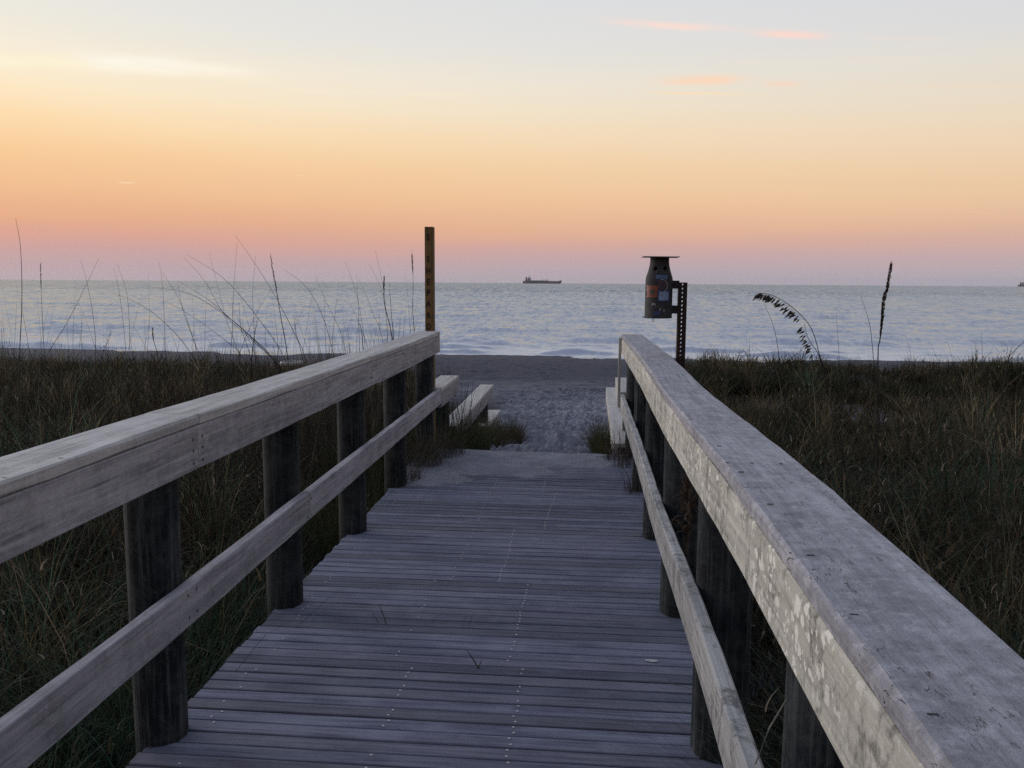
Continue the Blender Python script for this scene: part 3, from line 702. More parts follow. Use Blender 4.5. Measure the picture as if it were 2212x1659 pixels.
# ------------------------------------------------------------------ ships
M['hull'] = plain('ship_hull_paint', (.085,.078,.10), .6, 0, .12, .05)
M['house'] = plain('ship_house_paint', (.17,.17,.20), .6, 0, .1, .08)
def ship(loc, label, rz=0, sc=1.0):
    root = empty('tanker', loc, label=label, cat='ship', group='ships on the horizon')
    def prism(pts, hw, hw2=None):
        n = len(pts); V = [(x, -hw, z) for x, z in pts]+[(x, hw, z) for x, z in pts]
        F = [tuple(range(n)), tuple(reversed(range(n, 2*n)))]+[(i, i+n, (i+1) % n+n, (i+1) % n) for i in range(n)]; return V, F
    S = .1452
    def px(x, y): return ((x-1100)*S, (597-y)*S)
    # hull with a plan that narrows to the bow
    st = [(258, 488), (340, 488), (350, 478), (600, 478), (610, 484), (1360, 484), (1370, 490), (1640, 492), (1790, 494), (1830, 462), (1945, 458)]
    bot = [(262, 600), (340, 606), (350, 606), (600, 606), (610, 606), (1360, 606), (1370, 606), (1640, 606), (1790, 606), (1850, 606), (1885, 606)]
    wd = [11, 14, 16, 16, 16, 16, 16, 16, 13, 9, .8]; V = []; F = []
    for (a, b_, w_) in zip(st, bot, wd):
        (x0, z0), (x1, z1) = px(*a), px(*b_); V += [(x1, -w_*.8, z1), (x1, w_*.8, z1), (x0, w_, z0), (x0, -w_, z0)]
    for i in range(len(st)-1):
        for j in range(4):
            a, b_ = i*4+j, i*4+(j+1) % 4; F.append((a, a+4, b_+4, b_))
    F += [(0, 1, 2, 3), tuple(reversed(range(4*len(st)-4, 4*len(st))))]
    hull = link('hull', mesh_from(V, F, 'hull'), M['hull'], root)
    def bx(nm_, x0, x1, y0, y1, w_, mat):
        (a, c1), (b_, d1) = px(x0, y0), px(x1, y1)
        return MB().box(((a+b_)/2, 0, (c1+d1)/2), (abs(b_-a), w_, abs(c1-d1))).build(nm_, mat, root)
    bx('deckhouse', 450, 600, 478, 410, 26, M['house']); bx('bridge', 468, 590, 410, 345, 30, M['house']); bx('bridge_wing', 560, 600, 345, 318, 32, M['house'])
    V, F = prism([px(360, 478), px(372, 400), px(378, 312), px(430, 312), px(440, 400), px(445, 478)], 5); link('funnel', mesh_from(V, F, 'funnel'), M['hull'], root)
    bx('mast', 506, 520, 345, 245, 2, M['house']); bx('trunk_deck', 610, 1350, 486, 462, 20, M['hull'])
    bx('crane_post', 1090, 1106, 470, 405, 2, M['house']); bx('crane_post', 1326, 1340, 470, 405, 2, M['house']); bx('crane_boom', 1090, 1340, 413, 405, 2, M['house'])
    for k in range(5): bx('vent_mast', 1480+k*80, 1488+k*80, 494, 462, 1.5, M['house'])
    bx('pipe_rack', 1400, 1780, 480, 474, 2, M['house'])
    root.rotation_euler = (0, 0, rz); root.scale = (sc, sc, sc); return root
ship((-268.0, 5200, WATER_Z), 'long dark tanker on the horizon at the middle of the sea', math.radians(3))
ship((4094.0, 8000, WATER_Z), 'faint ship cut off by the right edge of the photo on the horizon', math.radians(-24), 1.02)

# ------------------------------------------------------------------ grass
def foliage(name, trans=.35, spec=.15):
    m_, t, out = new_mat(name)
    at = t.new('ShaderNodeAttribute', attribute_name='Col').outputs[0]
    d = t.new('ShaderNodeBsdfPrincipled', inp={'Base Color': at, 'Roughness': .65, 'Specular IOR Level': spec})
    tr = t.new('ShaderNodeBsdfTranslucent', inp={0: at})
    mx = t.new('ShaderNodeMixShader', inp={0: trans, 1: d.outputs[0], 2: tr.outputs[0]}); t.l.new(mx.outputs[0], out.inputs[0]); return m_
M['grass'] = foliage('grass_blades')
M['stalk'] = foliage('dry_stalk', .1)
def blades(bx, by, bz, h, lean, az, width, col, rng, segs=4, curl=1.0, tipcol=None):
    """numpy grass: every blade a tapering bent ribbon"""
    n = len(bx); s = np.linspace(0, 1, segs+1)[None, :]
    L = h[:, None]; th = lean[:, None]*(s**(.6+.8*rng.random((n, 1))))*curl      # bend angle grows along the blade
    ds = np.diff(s, axis=1)
    dxy = np.sin((th[:, 1:]+th[:, :-1])/2)*ds*L; dz = np.cos((th[:, 1:]+th[:, :-1])/2)*ds*L
    r = np.concatenate([np.zeros((n, 1)), np.cumsum(dxy, 1)], 1); z = np.concatenate([np.zeros((n, 1)), np.cumsum(dz, 1)], 1)
    twist = rng.normal(0, .35, (n, 1))*s
    a = az[:, None]+twist
    X = bx[:, None]+r*np.cos(a); Y = by[:, None]+r*np.sin(a); Zc = bz[:, None]+z
    fa = az[:, None]+math.pi/2+rng.normal(0, .9, (n, 1))
    w = (width[:, None]/2)*(1-s**1.6*.92)
    wx, wy = w*np.cos(fa), w*np.sin(fa)
    v = np.stack([np.stack([X-wx, Y-wy, Zc], -1), np.stack([X+wx, Y+wy, Zc], -1)], 2).reshape(-1, 3)
    k = np.arange(n)[:, None]*(2*(segs+1))+np.arange(segs)[None, :]*2
    f = np.stack([k, k+1, k+3, k+2], -1).reshape(-1, 4)
    cc = np.repeat(col[:, None, :], segs+1, 1)
    if tipcol is not None: cc = cc*(1-s[..., None]**2)+tipcol[:, None, :]*s[..., None]**2
    cc = np.repeat(cc, 2, 1).reshape(-1, 3)
    return v, f, cc
def join(parts):
    V = []; F = []; C = []; o = 0
    for v, f, c in parts: V.append(v); F.append(f+o); C.append(c); o += len(v)
    return np.concatenate(V), np.concatenate(F), np.concatenate(C)
PAL = np.array([(.078,.066,.036), (.060,.058,.034), (.092,.070,.044), (.026,.055,.036), (.046,.050,.032), (.110,.090,.064)])
def pick_cols(n, rng, x, y, greenish=.0):
    g = .5+.5*hashn(x, y, .45); g2 = .5+.5*hashn(x+3, y-2, 1.1)
    i = np.where(rng.random(n) < np.clip(.18+1.1*(g*g2-.30)+greenish, 0, .95), 3, rng.choice([0, 1, 2, 4, 5], n, p=[.3, .2, .28, .14, .08]))
    c = PAL[i]*rng.uniform(.55, 1.35, (n, 1)); return c
def field(side, n, rng):
    """dune grass footprint: denser near, thinning into sand"""
    y = 26*rng.random(n)**.85-1.0
    if side == 'l': x = -1.62-rng.random(n)*(2.6+.86*np.clip(y, 0, 40))
    else: x = .62+rng.random(n)*(2.2+.62*np.clip(y, 0, 40))
    cn = .5+.5*hashn(x, y, .8)*.6+.25*hashn(x, y, 2.3)
    keep = rng.random(n) < np.clip(.25+cn*1.1, 0, 1)
    lim = np.interp(y, [0, 19, 22, 24, 26], [1, 1, .7, .25, 0]); keep &= rng.random(n) < lim
    d = np.abs(x+.52); keep &= (d > (np.interp(y, [7.5, 9, 14, 20], [1.05, 1.3, 1.9, 3.2]) if side == 'l' else np.interp(y, [7.5, 9, 13, 20], [1.05, 1.25, 1.4, 2.0]))+rng.normal(0, .12, n))
    if side == 'r':
        bare = np.exp(-(((x-4.6)/1.8)**2+((y-15.4)/1.1)**2)*1.2)*.62
        keep &= rng.random(n) > bare
    return x[keep], y[keep]
def make_field(side, n, rng):
    # two thirds of the blades grow in tufts, radiating from the tuft's middle
    xt, yt = field(side, n//38, rng); xa, ya = field(side, n//3, rng); nt = len(xt); per = 34
    spread = np.repeat(rng.uniform(.03, .10, nt), per)
    ox, oy = rng.normal(0, 1, nt*per)*spread, rng.normal(0, 1, nt*per)*spread
    x = np.concatenate([xa, np.repeat(xt, per)+ox]); y = np.concatenate([ya, np.repeat(yt, per)+oy])
    azt = np.arctan2(oy, ox)+rng.normal(0, .35, nt*per)
    ok = np.abs(x+.52) > np.where(y < 8, 1.08, 1.15)
    tuft = np.concatenate([rng.uniform(.1, .6, len(xa)), np.repeat(rng.random(nt)**1.2+(rng.random(nt) < .10)*rng.uniform(.5, 1.3, nt), per)])
    az_ = np.concatenate([rng.uniform(0, 6.28, len(xa)), azt])
    x, y, tuft, az_ = x[ok], y[ok], tuft[ok], az_[ok]
    n = len(x); z = ground_z(x, y)-.02
    top = np.interp(y, [0, 4, 9, 14, 20], [.70, .70, .56, .42, .38] if side == 'l' else [.74, .70, .52, .44, .38])
    h = top*(.50+.80*tuft)*rng.uniform(.6, 1.2, n)+.08
    lean = np.abs(rng.normal(1.15, .65, n))+.15
    wd = np.interp(y, [0, 6, 12, 22], [.0045, .0075, .012, .016])*rng.uniform(.6, 1.4, n)
    tm = np.concatenate([rng.uniform(.25, 1.0, len(xa)), np.repeat(rng.choice([.2, .4, .75, 1.25, 2.1], nt, p=[.2, .25, .25, .2, .1]), per)])[ok]
    col = pick_cols(n, rng, x, y)*(.6+.5*tuft)[:, None]*tm[:, None]
    dry = rng.random(n) < .05; col[dry] = np.array([.16, .13, .085])*rng.uniform(.6, 1.4, (dry.sum(), 1))
    parts = [blades(x, y, z, h, lean, az_, wd, col, rng, 4)]
    # long arching blades and pale curled seed tips nearer the camera
    m2 = (y < 9) & (rng.random(n) < .24); k = m2.sum()
    parts.append(blades(x[m2], y[m2], z[m2], np.interp(y[m2], [0, 9], [1.05, .75])*rng.uniform(.6, 1.15, k), rng.uniform(1.2, 2.5, k), rng.uniform(0, 6.28, k), rng.uniform(.004, .0085, k),
                        np.array([(.046,.078,.048), (.038,.076,.052), (.070,.072,.046)])[rng.integers(0, 3, k)]*rng.choice([.6, 1.2, 2.2], (k, 1), p=[.45, .35, .2]), rng, 8))
    m3 = rng.random(n) < np.interp(y, [3, 12], [.03, .012]); k = m3.sum()
    zt = z[m3]+top[m3]*rng.uniform(.55, 1.25, k)
    tan = np.array([.20, .18, .15])*rng.uniform(.5, 1.5, (k, 1))
    parts.append(blades(x[m3], y[m3], zt, rng.uniform(.05, .13, k), rng.uniform(1.0, 2.9, k), rng.uniform(0, 6.28, k), rng.uniform(.006, .012, k)*np.interp(y[m3], [0, 20], [.8, 1.6]), tan, rng, 5))
    parts.append(blades(x[m3], y[m3], z[m3], zt-z[m3], np.full(k, .04), rng.uniform(0, 6.28, k), np.full(k, .0035), tan*.5, rng, 2))
    # low leafy mat between the stems
    m4 = rng.random(n) < (.30 if side == 'l' else .55); k = m4.sum()
    parts.append(blades(x[m4], y[m4], z[m4]+rng.uniform(0, 1.0, k)*top[m4]*(.4+.7*tuft[m4]), rng.uniform(.05, .14, k), rng.uniform(.6, 2.2, k), rng.uniform(0, 6.28, k), rng.uniform(.010, .020, k), np.where(rng.random((k, 1)) < .55, pick_cols(k, rng, x[m4], y[m4])*.9, np.array([[.085, .066, .045]])*rng.uniform(.4, 1.5, (k, 1))), rng, 3))
    return join(parts)
for side, n, lab in (('l', 110000, 'dense olive dune grass left of the boardwalk'), ('r', 110000, 'dense olive and brown dune grass right of the boardwalk')):
    rng = np.random.default_rng(21 if side == 'l' else 22)
    V, F, C = make_field(side, n, rng)
    o = link('dune_grass', np_mesh('dune_grass', V, F, C), M['grass']); tag(o, lab, 'grass', kind='stuff')

def clump(name, label, spots, hrange, lean, cols, seed, width=(.003, .006), cat='grass', segs=5, tip=None, group=None):
    """one plant: an Empty at its base, its blades in one foliage mesh"""
    rng = np.random.default_rng(seed); ps = []
    cx, cy = np.mean([s_[0] for s_ in spots]), np.mean([s_[1] for s_ in spots]); cz = float(ground_z(cx, cy)) if spots[0][2] is None else spots[0][2]
    root = empty(name, (cx, cy, cz), label=label, cat=cat, group=group)
    for (x, y, z, r, n, hs) in spots:
        rad = r*np.sqrt(rng.random(n)); a = rng.uniform(0, 6.28, n); bx, by = x+rad*np.cos(a), y+rad*np.sin(a)
        bz_ = (ground_z(bx, by)-.02) if z is None else np.full(n, z)
        h = rng.uniform(*hrange, n)*hs; c = np.array(cols)[rng.integers(0, len(cols), n)]*rng.uniform(.6, 1.4, (n, 1))
        az_ = np.where(rng.random(n) < .6, a+rng.normal(0, .5, n), rng.uniform(0, 6.28, n))
        ps.append(blades(bx-cx, by-cy, bz_-cz, h, np.abs(rng.normal(lean, lean*.5, n)), az_, rng.uniform(*width, n), c, rng, segs))
    V, F, C = join(ps); o = link('foliage', np_mesh('foliage', V, F, C), M['grass'], root); o['kind'] = 'stuff'
    return root
GREEN = [(.045,.060,.025), (.030,.052,.030), (.060,.062,.028), (.050,.045,.025)]
DRY = [(.085,.070,.055), (.055,.050,.040), (.12,.10,.08), (.04,.042,.030)]
clump('grass_clump', 'bushy green grass clump at the left corner of the deck end', [(-1.40, 8.10, None, .34, 2600, 1.0), (-1.32, 8.55, None, .20, 1000, .8), (-1.75, 8.0, None, .45, 2400, 1.1), (-1.55, 8.9, None, .5, 2400, .9)], (.32, .78), .95, GREEN, 31, (.0035, .007))
clump('grass_clump', 'tall dark stalks sprouting in front of the pale left step rail', [(-1.22, 8.35, None, .14, 60, 1.0), (-1.34, 8.5, None, .10, 26, 1.05)], (.75, 1.30), .42, [(.030,.030,.022), (.050,.045,.030)], 32, (.004, .008), segs=7)
clump('grass_clump', 'fine brown tuft at the lower end of the left step rail', [(-1.15, 11.6, None, .30, 900, .8), (-.98, 11.2, None, .2, 400, .6), (-1.2, 10.4, None, .25, 600, .8)], (.30, .68), .9, [(.075,.060,.035), (.055,.052,.030)], 33)
clump('grass_clump', 'round olive grass clump below the right step rail', [(.26, 9.8, None, .13, 900, .75), (.25, 9.2, None, .11, 700, .7), (.22, 8.6, None, .09, 500, .6), (.24, 8.25, None, .08, 300, .55)], (.35, .85), 1.0, GREEN+[(.085,.065,.030)], 34)
clump('grass_clump', 'low green tuft at the sand edge beyond the deck on the right', [(.10, 8.0, None, .16, 500, .8)], (.15, .34), 1.1, [(.035,.055,.025)], 35)
clump('dry_grass_clump', 'tangled dry brown grass spilling onto the boards by the last left post', [(-1.40, 7.05, .0, .18, 420, 1.0), (-1.30, 7.45, .01, .22, 420, 1.0), (-1.42, 6.5, .0, .12, 160, .8)], (.12, .42), 1.35, DRY, 36, (.002, .004))
clump('grass_clump', 'shadowed green grass growing between the far left posts', [(-1.75, 6.9, None, .35, 1500, 1.2), (-1.7, 5.8, None, .3, 1000, 1.1)], (.5, 1.0), .8, GREEN, 37)
clump('dry_grass_clump', 'dark wiry twigs lying on the boards by the far right posts', [(.36, 7.2, .0, .10, 70, 1.0), (.40, 6.3, .0, .08, 50, .9), (.30, 7.5, -.02, .12, 160, 1.1)], (.12, .42), 1.4, [(.035,.030,.030), (.06,.05,.045), (.10,.08,.06)], 38, (.002, .0045))
clump('grass_clump', 'arching green grass rising beside the near right railing', [(.98, 2.15, None, .16, 800, 1.2), (1.22, 2.0, None, .16, 600, 1.25), (1.05, 1.75, None, .12, 400, 1.15)], (.75, 1.35), 1.05, [(.035,.085,.055), (.050,.095,.065), (.070,.105,.080)], 39, (.0025, .0045), segs=9)
clump('grass_clump', 'green grass tufts arching behind the near left posts', [(-1.85, 2.2, None, .3, 1000, 1.1), (-1.95, 3.3, None, .3, 1100, 1.1), (-1.9, 4.4, None, .3, 1100, 1.0), (-1.75, 1.5, None, .2, 700, 1.0)], (.45, 1.05), 1.5, [(.045,.095,.058), (.065,.095,.065), (.035,.060,.036)], 40, (.003, .0055), segs=9)
clump('grass_clump', 'grass blades showing between the near right posts', [(.75, 2.1, None, .15, 300, 1.0), (.72, 3.0, None, .15, 250, 1.0), (.75, 1.3, None, .12, 200, 1.0)], (.4, .9), 1.3, [(.035,.060,.035), (.05,.06,.035)], 41, (.003, .005), segs=8)

SHRUB = [(.026,.038,.022), (.036,.046,.026), (.052,.050,.030), (.018,.026,.018)]
for k_, (x_, y_, r_, h_, lab) in enumerate(((2.3, 17.0, .9, .55, 'dark leafy shrub on the dune crest nearest the perforated post'), (4.2, 17.6, 1.0, .5, 'dark leafy shrub on the right dune crest left of the drooping sea oats'), (3.3, 13.2, .8, .42, 'low dark shrub in front of the bare sand patch'),
     (6.4, 17.2, .9, .45, 'dark leafy shrub on the crest below the upright seed spike'), (9.0, 18.5, .9, .5, 'small shrub on the far right crest'), (2.2, 11.0, .7, .45, 'low brown-green shrub close outside the right railing'))):
    clump('shrub', lab, [(x_+dx, y_+dy, None, r_*.6, 800, q_) for dx, dy, q_ in ((0, 0, 1.0), (r_*.7, .2, .8), (-r_*.7, -.1, .75), (.1, r_*.5, .9))], (h_*.35, h_), 1.2, SHRUB, 200+k_, (.012, .026), cat='shrub', segs=3)
# dry leaves hanging behind the right railing
def withered(label, x, y, z0, z1, n, seed):
    rng = np.random.default_rng(seed); root = empty('withered_plant', (x, y, z0), label=label, cat='plant')
    zz_ = rng.uniform(0, z1-z0, n); c = np.array([(.065,.045,.034), (.10,.074,.056), (.035,.026,.02)])[rng.integers(0, 3, n)]
    V, F, C = blades(rng.normal(0, .012, n), rng.normal(0, .012, n), zz_, rng.uniform(.05, .12, n), rng.uniform(1.8, 2.9, n), rng.uniform(0, 6.28, n), rng.uniform(.008, .02, n), c, rng, 5)
    o = link('leaves', np_mesh('leaves', V, F, C), M['grass'], root); o['kind'] = 'stuff'
    MB().tube([(0, 0, -.05 if z0 > .48 else -z0-.8), (.01, .01, .1), (0, 0, z1-z0)], [.007, .006, .004], 6).build('stem', plain('brown_stem', (.09,.06,.04), .8), root)
withered('withered brown leaves hanging behind the right railing beside the fourth post', .455, 3.50, .50, .93, 90, 51)
withered('brown peeling stem between the nearest right posts', .475, 1.74, .45, .84, 26, 52)
# one bent stem in front of the near right post
rt = empty('bent_stem', (.40, 1.62, .0), label='single pale grass stem bent over the near right lower rail', cat='grass')
MB().tube([(-.058, -.10, .69), (-.035, -.10, .765), (.0, -.09, .825), (.045, -.06, .868), (.09, 0, .885), (.15, .05, .84)], [.0018, .0018, .0016, .0014, .0012, .0008], 5).build('stem', plain('pale_stem', (.17,.17,.14), .7), rt)
MB().tube([(.15, .05, .84), (.20, .08, .60), (.22, .1, -.6)], [.0008, .0012, .002], 5).build('stem_base', plain('green_stem', (.06,.07,.04), .7), rt)

# sprouts growing through the deck gaps
def sprout(label, base, tips, seed):
    root = empty('grass_sprout', (*base, 0), label=label, cat='grass sprout', group='sprouts between the deck boards')
    for k, (dx, dy, dz, th) in enumerate(tips):
        p1 = Vector((dx, dy, dz)); q0 = Vector((.02*k*(-1)**k*1.4, 0, -.03))
        MB().tube([q0, q0+(p1-q0)*.45+Vector((0, 0, dz*.12)), q0+(p1-q0)*.8+Vector((0, 0, dz*.06)), p1], [th, th*.9, th*.6, th*.15], 5).build('blade', sprout_mat, root)
sprout_mat = plain('sprout_green', (.035,.040,.030), .7)
sprout('two thin blades sprouting between boards near the left middle of the deck', (-.90, 3.66), [(-.055, .04, .085, .0028), (-.10, .05, .05, .0016)], 1)
sprout('short dark sprout between boards near the middle of the deck', (-.40, 3.25), [(-.075, .03, .075, .0032), (-.005, .02, .035, .0035)], 2)
sprout('faint thin sprout between boards above the middle sprout', (-.53, 3.68), [(.04, .02, .07, .0012), (.0, .02, .04, .0012)], 3)

# litter on the sand and the pale smear on the deck
o = link('litter_scrap', None or MB().lathe((0, 0, 0), [(.02, 0), (.045, .03), (.05, .05), (.02, .06)], 9).mesh('litter_scrap'), plain('white_litter', (.6,.6,.62), .5), None)
o.location = (.13, 11.4, float(ground_z(.13, 11.4))+.0); o.scale = (1.2, .8, .7); tag(o, 'small white scrap of litter on the sand beside the right grass clump', 'litter')
V = []; rr3 = random.Random(4)
for i in range(14):
    a = i*6.283/14; q = rr3.uniform(.6, 1.1); V.append((.034*q*math.cos(a), .016*q*math.sin(a), 0))
V.append((0, 0, .0012)); F = [(i, (i+1) % 14, 14) for i in range(14)]
o = link('bird_dropping', mesh_from(V, F), plain('chalky_white', (.42,.42,.45), .9)); o.location = (.316, 3.40, .0035); tag(o, 'pale dropping splashed on a board near the right railing', 'bird dropping')
# bits of stick on the sand path
for k, (x, y, l, a, lab) in enumerate(((-.02, 8.6, .28, .3, 'thin dark stick on the sand just past the deck end'), (.0, 8.05, .10, .1, 'small dark lump of driftwood at the deck end edge'))):
    o = MB().tube([(-l/2, 0, 0), (-l/6, .01, .012), (l/6, -.012, .008), (l/2, .01, .03)], [.004, .005, .005, .002] if k == 0 else [.012, .03, .028, .008], 6).build('driftwood', M['nail_dark'])
    o.location = (x, y, float(ground_z(x, y))+.015); o.rotation_euler = (0, 0, a); tag(o, lab, 'driftwood')

# ------------------------------------------------------------------ tall stalks standing over the dune grass
STALKS = [
  (0.0042, [(-4.672, 6.5, 2.108), (-4.682, 6.55, 1.864), (-4.736, 6.6, 1.427), (-4.829, 6.65, 0.925)]) ,
  (0.0035, [(-5.513, 8.0, 1.765), (-5.562, 8.05, 1.429), (-5.605, 8.1, 0.78)], 'spike', 0, 0.28) ,
  (0.003, [(-4.587, 7.5, 1.804), (-4.737, 7.55, 1.592), (-4.99, 7.6, 1.215), (-5.291, 7.65, 0.807)]) ,
  (0.003, [(-4.762, 7.5, 1.794), (-4.733, 7.55, 1.5), (-4.726, 7.6, 1.143), (-4.764, 7.65, 0.834)]) ,
  (0.003, [(-4.743, 8.0, 1.73), (-4.723, 8.05, 1.495), (-4.716, 8.1, 0.995), (-4.751, 8.15, 0.686)]) ,
  (0.003, [(-4.695, 8.0, 1.769), (-4.635, 8.05, 1.397), (-4.673, 8.1, 0.693)]) ,
  (0.0025, [(-4.917, 9.0, 1.715), (-4.965, 9.05, 1.151), (-5.036, 9.1, 0.742)]) ,
  (0.003, [(-4.258, 8.0, 1.791), (-4.257, 8.05, 1.499), (-4.286, 8.1, 1.001), (-4.32, 8.15, 0.693)]) ,
  (0.003, [(-3.967, 7.5, 1.688), (-3.815, 7.55, 1.378), (-3.721, 7.6, 1.004), (-3.637, 7.65, 0.756)]) ,
  (0.003, [(-3.593, 7.2, 1.808), (-3.434, 7.25, 1.6), (-3.284, 7.3, 1.3), (-3.054, 7.35, 1.067), (-2.804, 7.4, 0.777)]) ,
  (0.003, [(-3.465, 7.0, 1.828), (-3.246, 7.05, 1.686), (-3.096, 7.1, 1.534), (-2.893, 7.15, 1.258), (-2.689, 7.2, 0.906)]) ,
  (0.0035, [(-3.799, 7.0, 1.546), (-3.504, 7.05, 1.497), (-3.247, 7.1, 1.343), (-3.023, 7.15, 1.151), (-2.727, 7.2, 0.817)]) ,
  (0.003, [(-4.336, 7.2, 1.506), (-4.091, 7.25, 1.401), (-3.883, 7.3, 1.24), (-3.622, 7.35, 0.897)]) ,
  (0.0035, [(-3.555, 7.0, 1.599), (-3.327, 7.05, 1.447), (-3.124, 7.1, 1.257), (-2.918, 7.15, 1.048), (-2.763, 7.2, 0.834)]) ,
  (0.0025, [(-3.737, 8.0, 1.899), (-3.656, 8.05, 1.445), (-3.626, 8.1, 1.208), (-3.48, 8.15, 0.706)]) ,
  (0.003, [(-3.227, 7.5, 1.962), (-3.299, 7.55, 1.511), (-3.347, 7.6, 1.14), (-3.414, 7.65, 0.721)]) ,
  (0.003, [(-3.028, 7.0, 1.997), (-2.89, 7.05, 1.773), (-2.741, 7.1, 1.502), (-2.591, 7.15, 1.174), (-2.525, 7.2, 0.926)]) ,
  (0.0028, [(-3.054, 7.5, 1.837), (-3.113, 7.55, 1.512), (-3.133, 7.6, 1.235), (-3.149, 7.65, 0.763)]) ,
  (0.0045, [(-2.525, 6.5, 1.807), (-2.503, 6.55, 1.542), (-2.488, 6.6, 1.302), (-2.458, 6.65, 0.96)], 'spike', 0, 0.42) ,
  (0.003, [(-2.973, 8.0, 1.72), (-2.785, 8.05, 1.568), (-2.648, 8.1, 1.316), (-2.551, 8.15, 0.94)]) ,
  (0.0028, [(-2.657, 8.0, 1.665), (-2.589, 8.05, 1.454), (-2.451, 8.1, 1.122), (-2.41, 8.15, 0.902)]) ,
  (0.003, [(-2.349, 8.0, 1.799), (-2.252, 8.05, 1.456), (-2.211, 8.1, 1.125), (-2.207, 8.15, 0.955)]) ,
  (0.0025, [(-2.215, 8.0, 1.629), (-2.096, 8.05, 1.303), (-2.013, 8.1, 1.03)]) ,
  (0.0025, [(-2.115, 8.0, 1.781), (-2.014, 8.05, 1.554), (-1.952, 8.1, 1.225), (-1.936, 8.15, 1.047)]) ,
  (0.003, [(-2.051, 8.0, 1.914), (-1.985, 8.05, 1.535), (-1.971, 8.1, 1.225), (-1.976, 8.15, 1.027)]) ,
  (0.005, [(-1.842, 7.5, 1.647), (-1.854, 7.55, 1.396), (-1.796, 7.6, 1.085)], 'spike', 0, 0.18) ,
  (0.0045, [(-1.866, 7.8, 1.593), (-1.862, 7.85, 1.313), (-1.857, 7.9, 1.064)]) ,
  (0.004, [(-1.688, 8.0, 1.915), (-1.687, 8.05, 1.614), (-1.704, 8.1, 1.306), (-1.702, 8.15, 1.118)], 'spike', 0.05, 0.24) ,
  (0.006, [(-2.646, 6.5, 1.305), (-2.705, 6.55, 1.126), (-2.759, 6.6, 0.878)]) ,
  (0.0045, [(-2.885, 8.0, 1.278), (-2.878, 8.05, 1.061), (-2.811, 8.1, 0.822)]) ,
  (0.004, [(-3.443, 8.0, 1.399), (-3.453, 8.05, 1.133), (-3.392, 8.1, 0.853)]) ,
  (0.0035, [(-4.788, 8.0, 1.1), (-4.89, 8.05, 0.936), (-4.98, 8.1, 0.81)], 'oats', 0, 0.27) ,
  (0.003, [(-4.073, 8.0, 1.598), (-4.051, 8.05, 1.284), (-3.948, 8.1, 0.885)]) ,
  (0.003, [(-4.205, 8.0, 1.402), (-3.93, 8.05, 1.226), (-3.654, 8.1, 1.009), (-3.476, 8.15, 0.807)]) ,
  (0.003, [(-5.235, 7.0, 1.239), (-5.276, 7.05, 1.059), (-5.323, 7.1, 0.786)]) ,
  (0.007, [(-2.102, 7.6, 1.219), (-2.091, 7.65, 0.994)]) ,
  (0.0025, [(-5.748, 9.0, 1.279), (-5.802, 9.05, 0.781)]) ,
  (0.0025, [(-6.27, 9.0, 1.408), (-6.291, 9.05, 0.91), (-6.329, 9.1, 0.678)]) ,
  (0.005, [(-4.358, 8.0, 1.125), (-4.382, 8.05, 1.003), (-4.369, 8.1, 0.798)], 'spike', 0, 0.15) ,
  (0.0035, [(0.948, 4.6, 1.559), (0.983, 4.65, 1.558), (1.065, 4.7, 1.533), (1.182, 4.75, 1.46), (1.283, 4.8, 1.353), (1.351, 4.85, 1.19), (1.389, 4.9, 1.126), (1.46, 4.95, 0.95), (1.544, 5.0, 0.662), (1.608, 5.05, 0.365)], 'oats', 0, 0.364) ,
  (0.004, [(1.728, 4.9, 1.717), (1.737, 4.95, 1.62), (1.736, 5.0, 1.522), (1.75, 5.05, 1.411), (1.761, 5.1, 1.275), (1.774, 5.15, 1.158)], 'spike', 0.0, 0.5) ,
  (0.003, [(1.92, 6.0, 1.543), (2.008, 6.05, 1.345), (2.063, 6.1, 1.129)]) ,
  (0.0025, [(1.764, 6.0, 1.411), (1.815, 6.05, 1.089)]) ,
  (0.0028, [(1.244, 6.0, 1.511), (1.341, 6.05, 1.324), (1.409, 6.1, 1.078)]) ,
  (0.0025, [(3.21, 7.0, 1.238), (3.259, 7.05, 0.974)]) ,
  (0.005, [(3.071, 6.0, 1.255), (2.998, 6.05, 1.146), (2.987, 6.1, 1.035)]) ,
  (0.003, [(1.188, 4.6, 1.404), (1.214, 4.65, 1.34), (1.254, 4.7, 1.286), (1.306, 4.75, 1.23), (1.344, 4.8, 1.162), (1.383, 4.85, 1.071)], 'oats', 0.02, 0.25) ,
  (0.002, [(1.391, 7.0, 1.107), (1.497, 7.05, 1.026), (1.543, 7.1, 0.911)]) ,
  (0.002, [(2.983, 8.0, 1.159), (3.076, 8.05, 0.928)]) ,
  (0.002, [(3.366, 8.0, 1.094), (3.45, 8.05, 0.915)]) ,
  (0.002, [(3.598, 9.0, 1.028), (3.726, 9.05, 0.827)]) ,
]
def smooth_path(pts, n):
    P = [Vector(p) for p in pts]; P = [P[0]*2-P[1]]+P+[P[-1]*2-P[-2]]; out_ = []
    segs = len(P)-3
    for s_ in np.linspace(0, segs-1e-6, n):
        i = int(s_); t_ = s_-i; a, b, c, d = P[i:i+4]
        out_.append(.5*((2*b)+(c-a)*t_+(2*a-5*b+4*c-d)*t_*t_+(3*b-a-3*c+d)*t_**3))
    return out_
stalk_mat = plain('dark_dry_stalk', (.020,.017,.017), .8, 0, .3); seed_mat = plain('seed_head_brown', (.050,.036,.028), .85, 0, .5, 40); seed_mat2 = plain('oat_spikelet_brown', (.045,.035,.030), .85, 0, .45, 30)
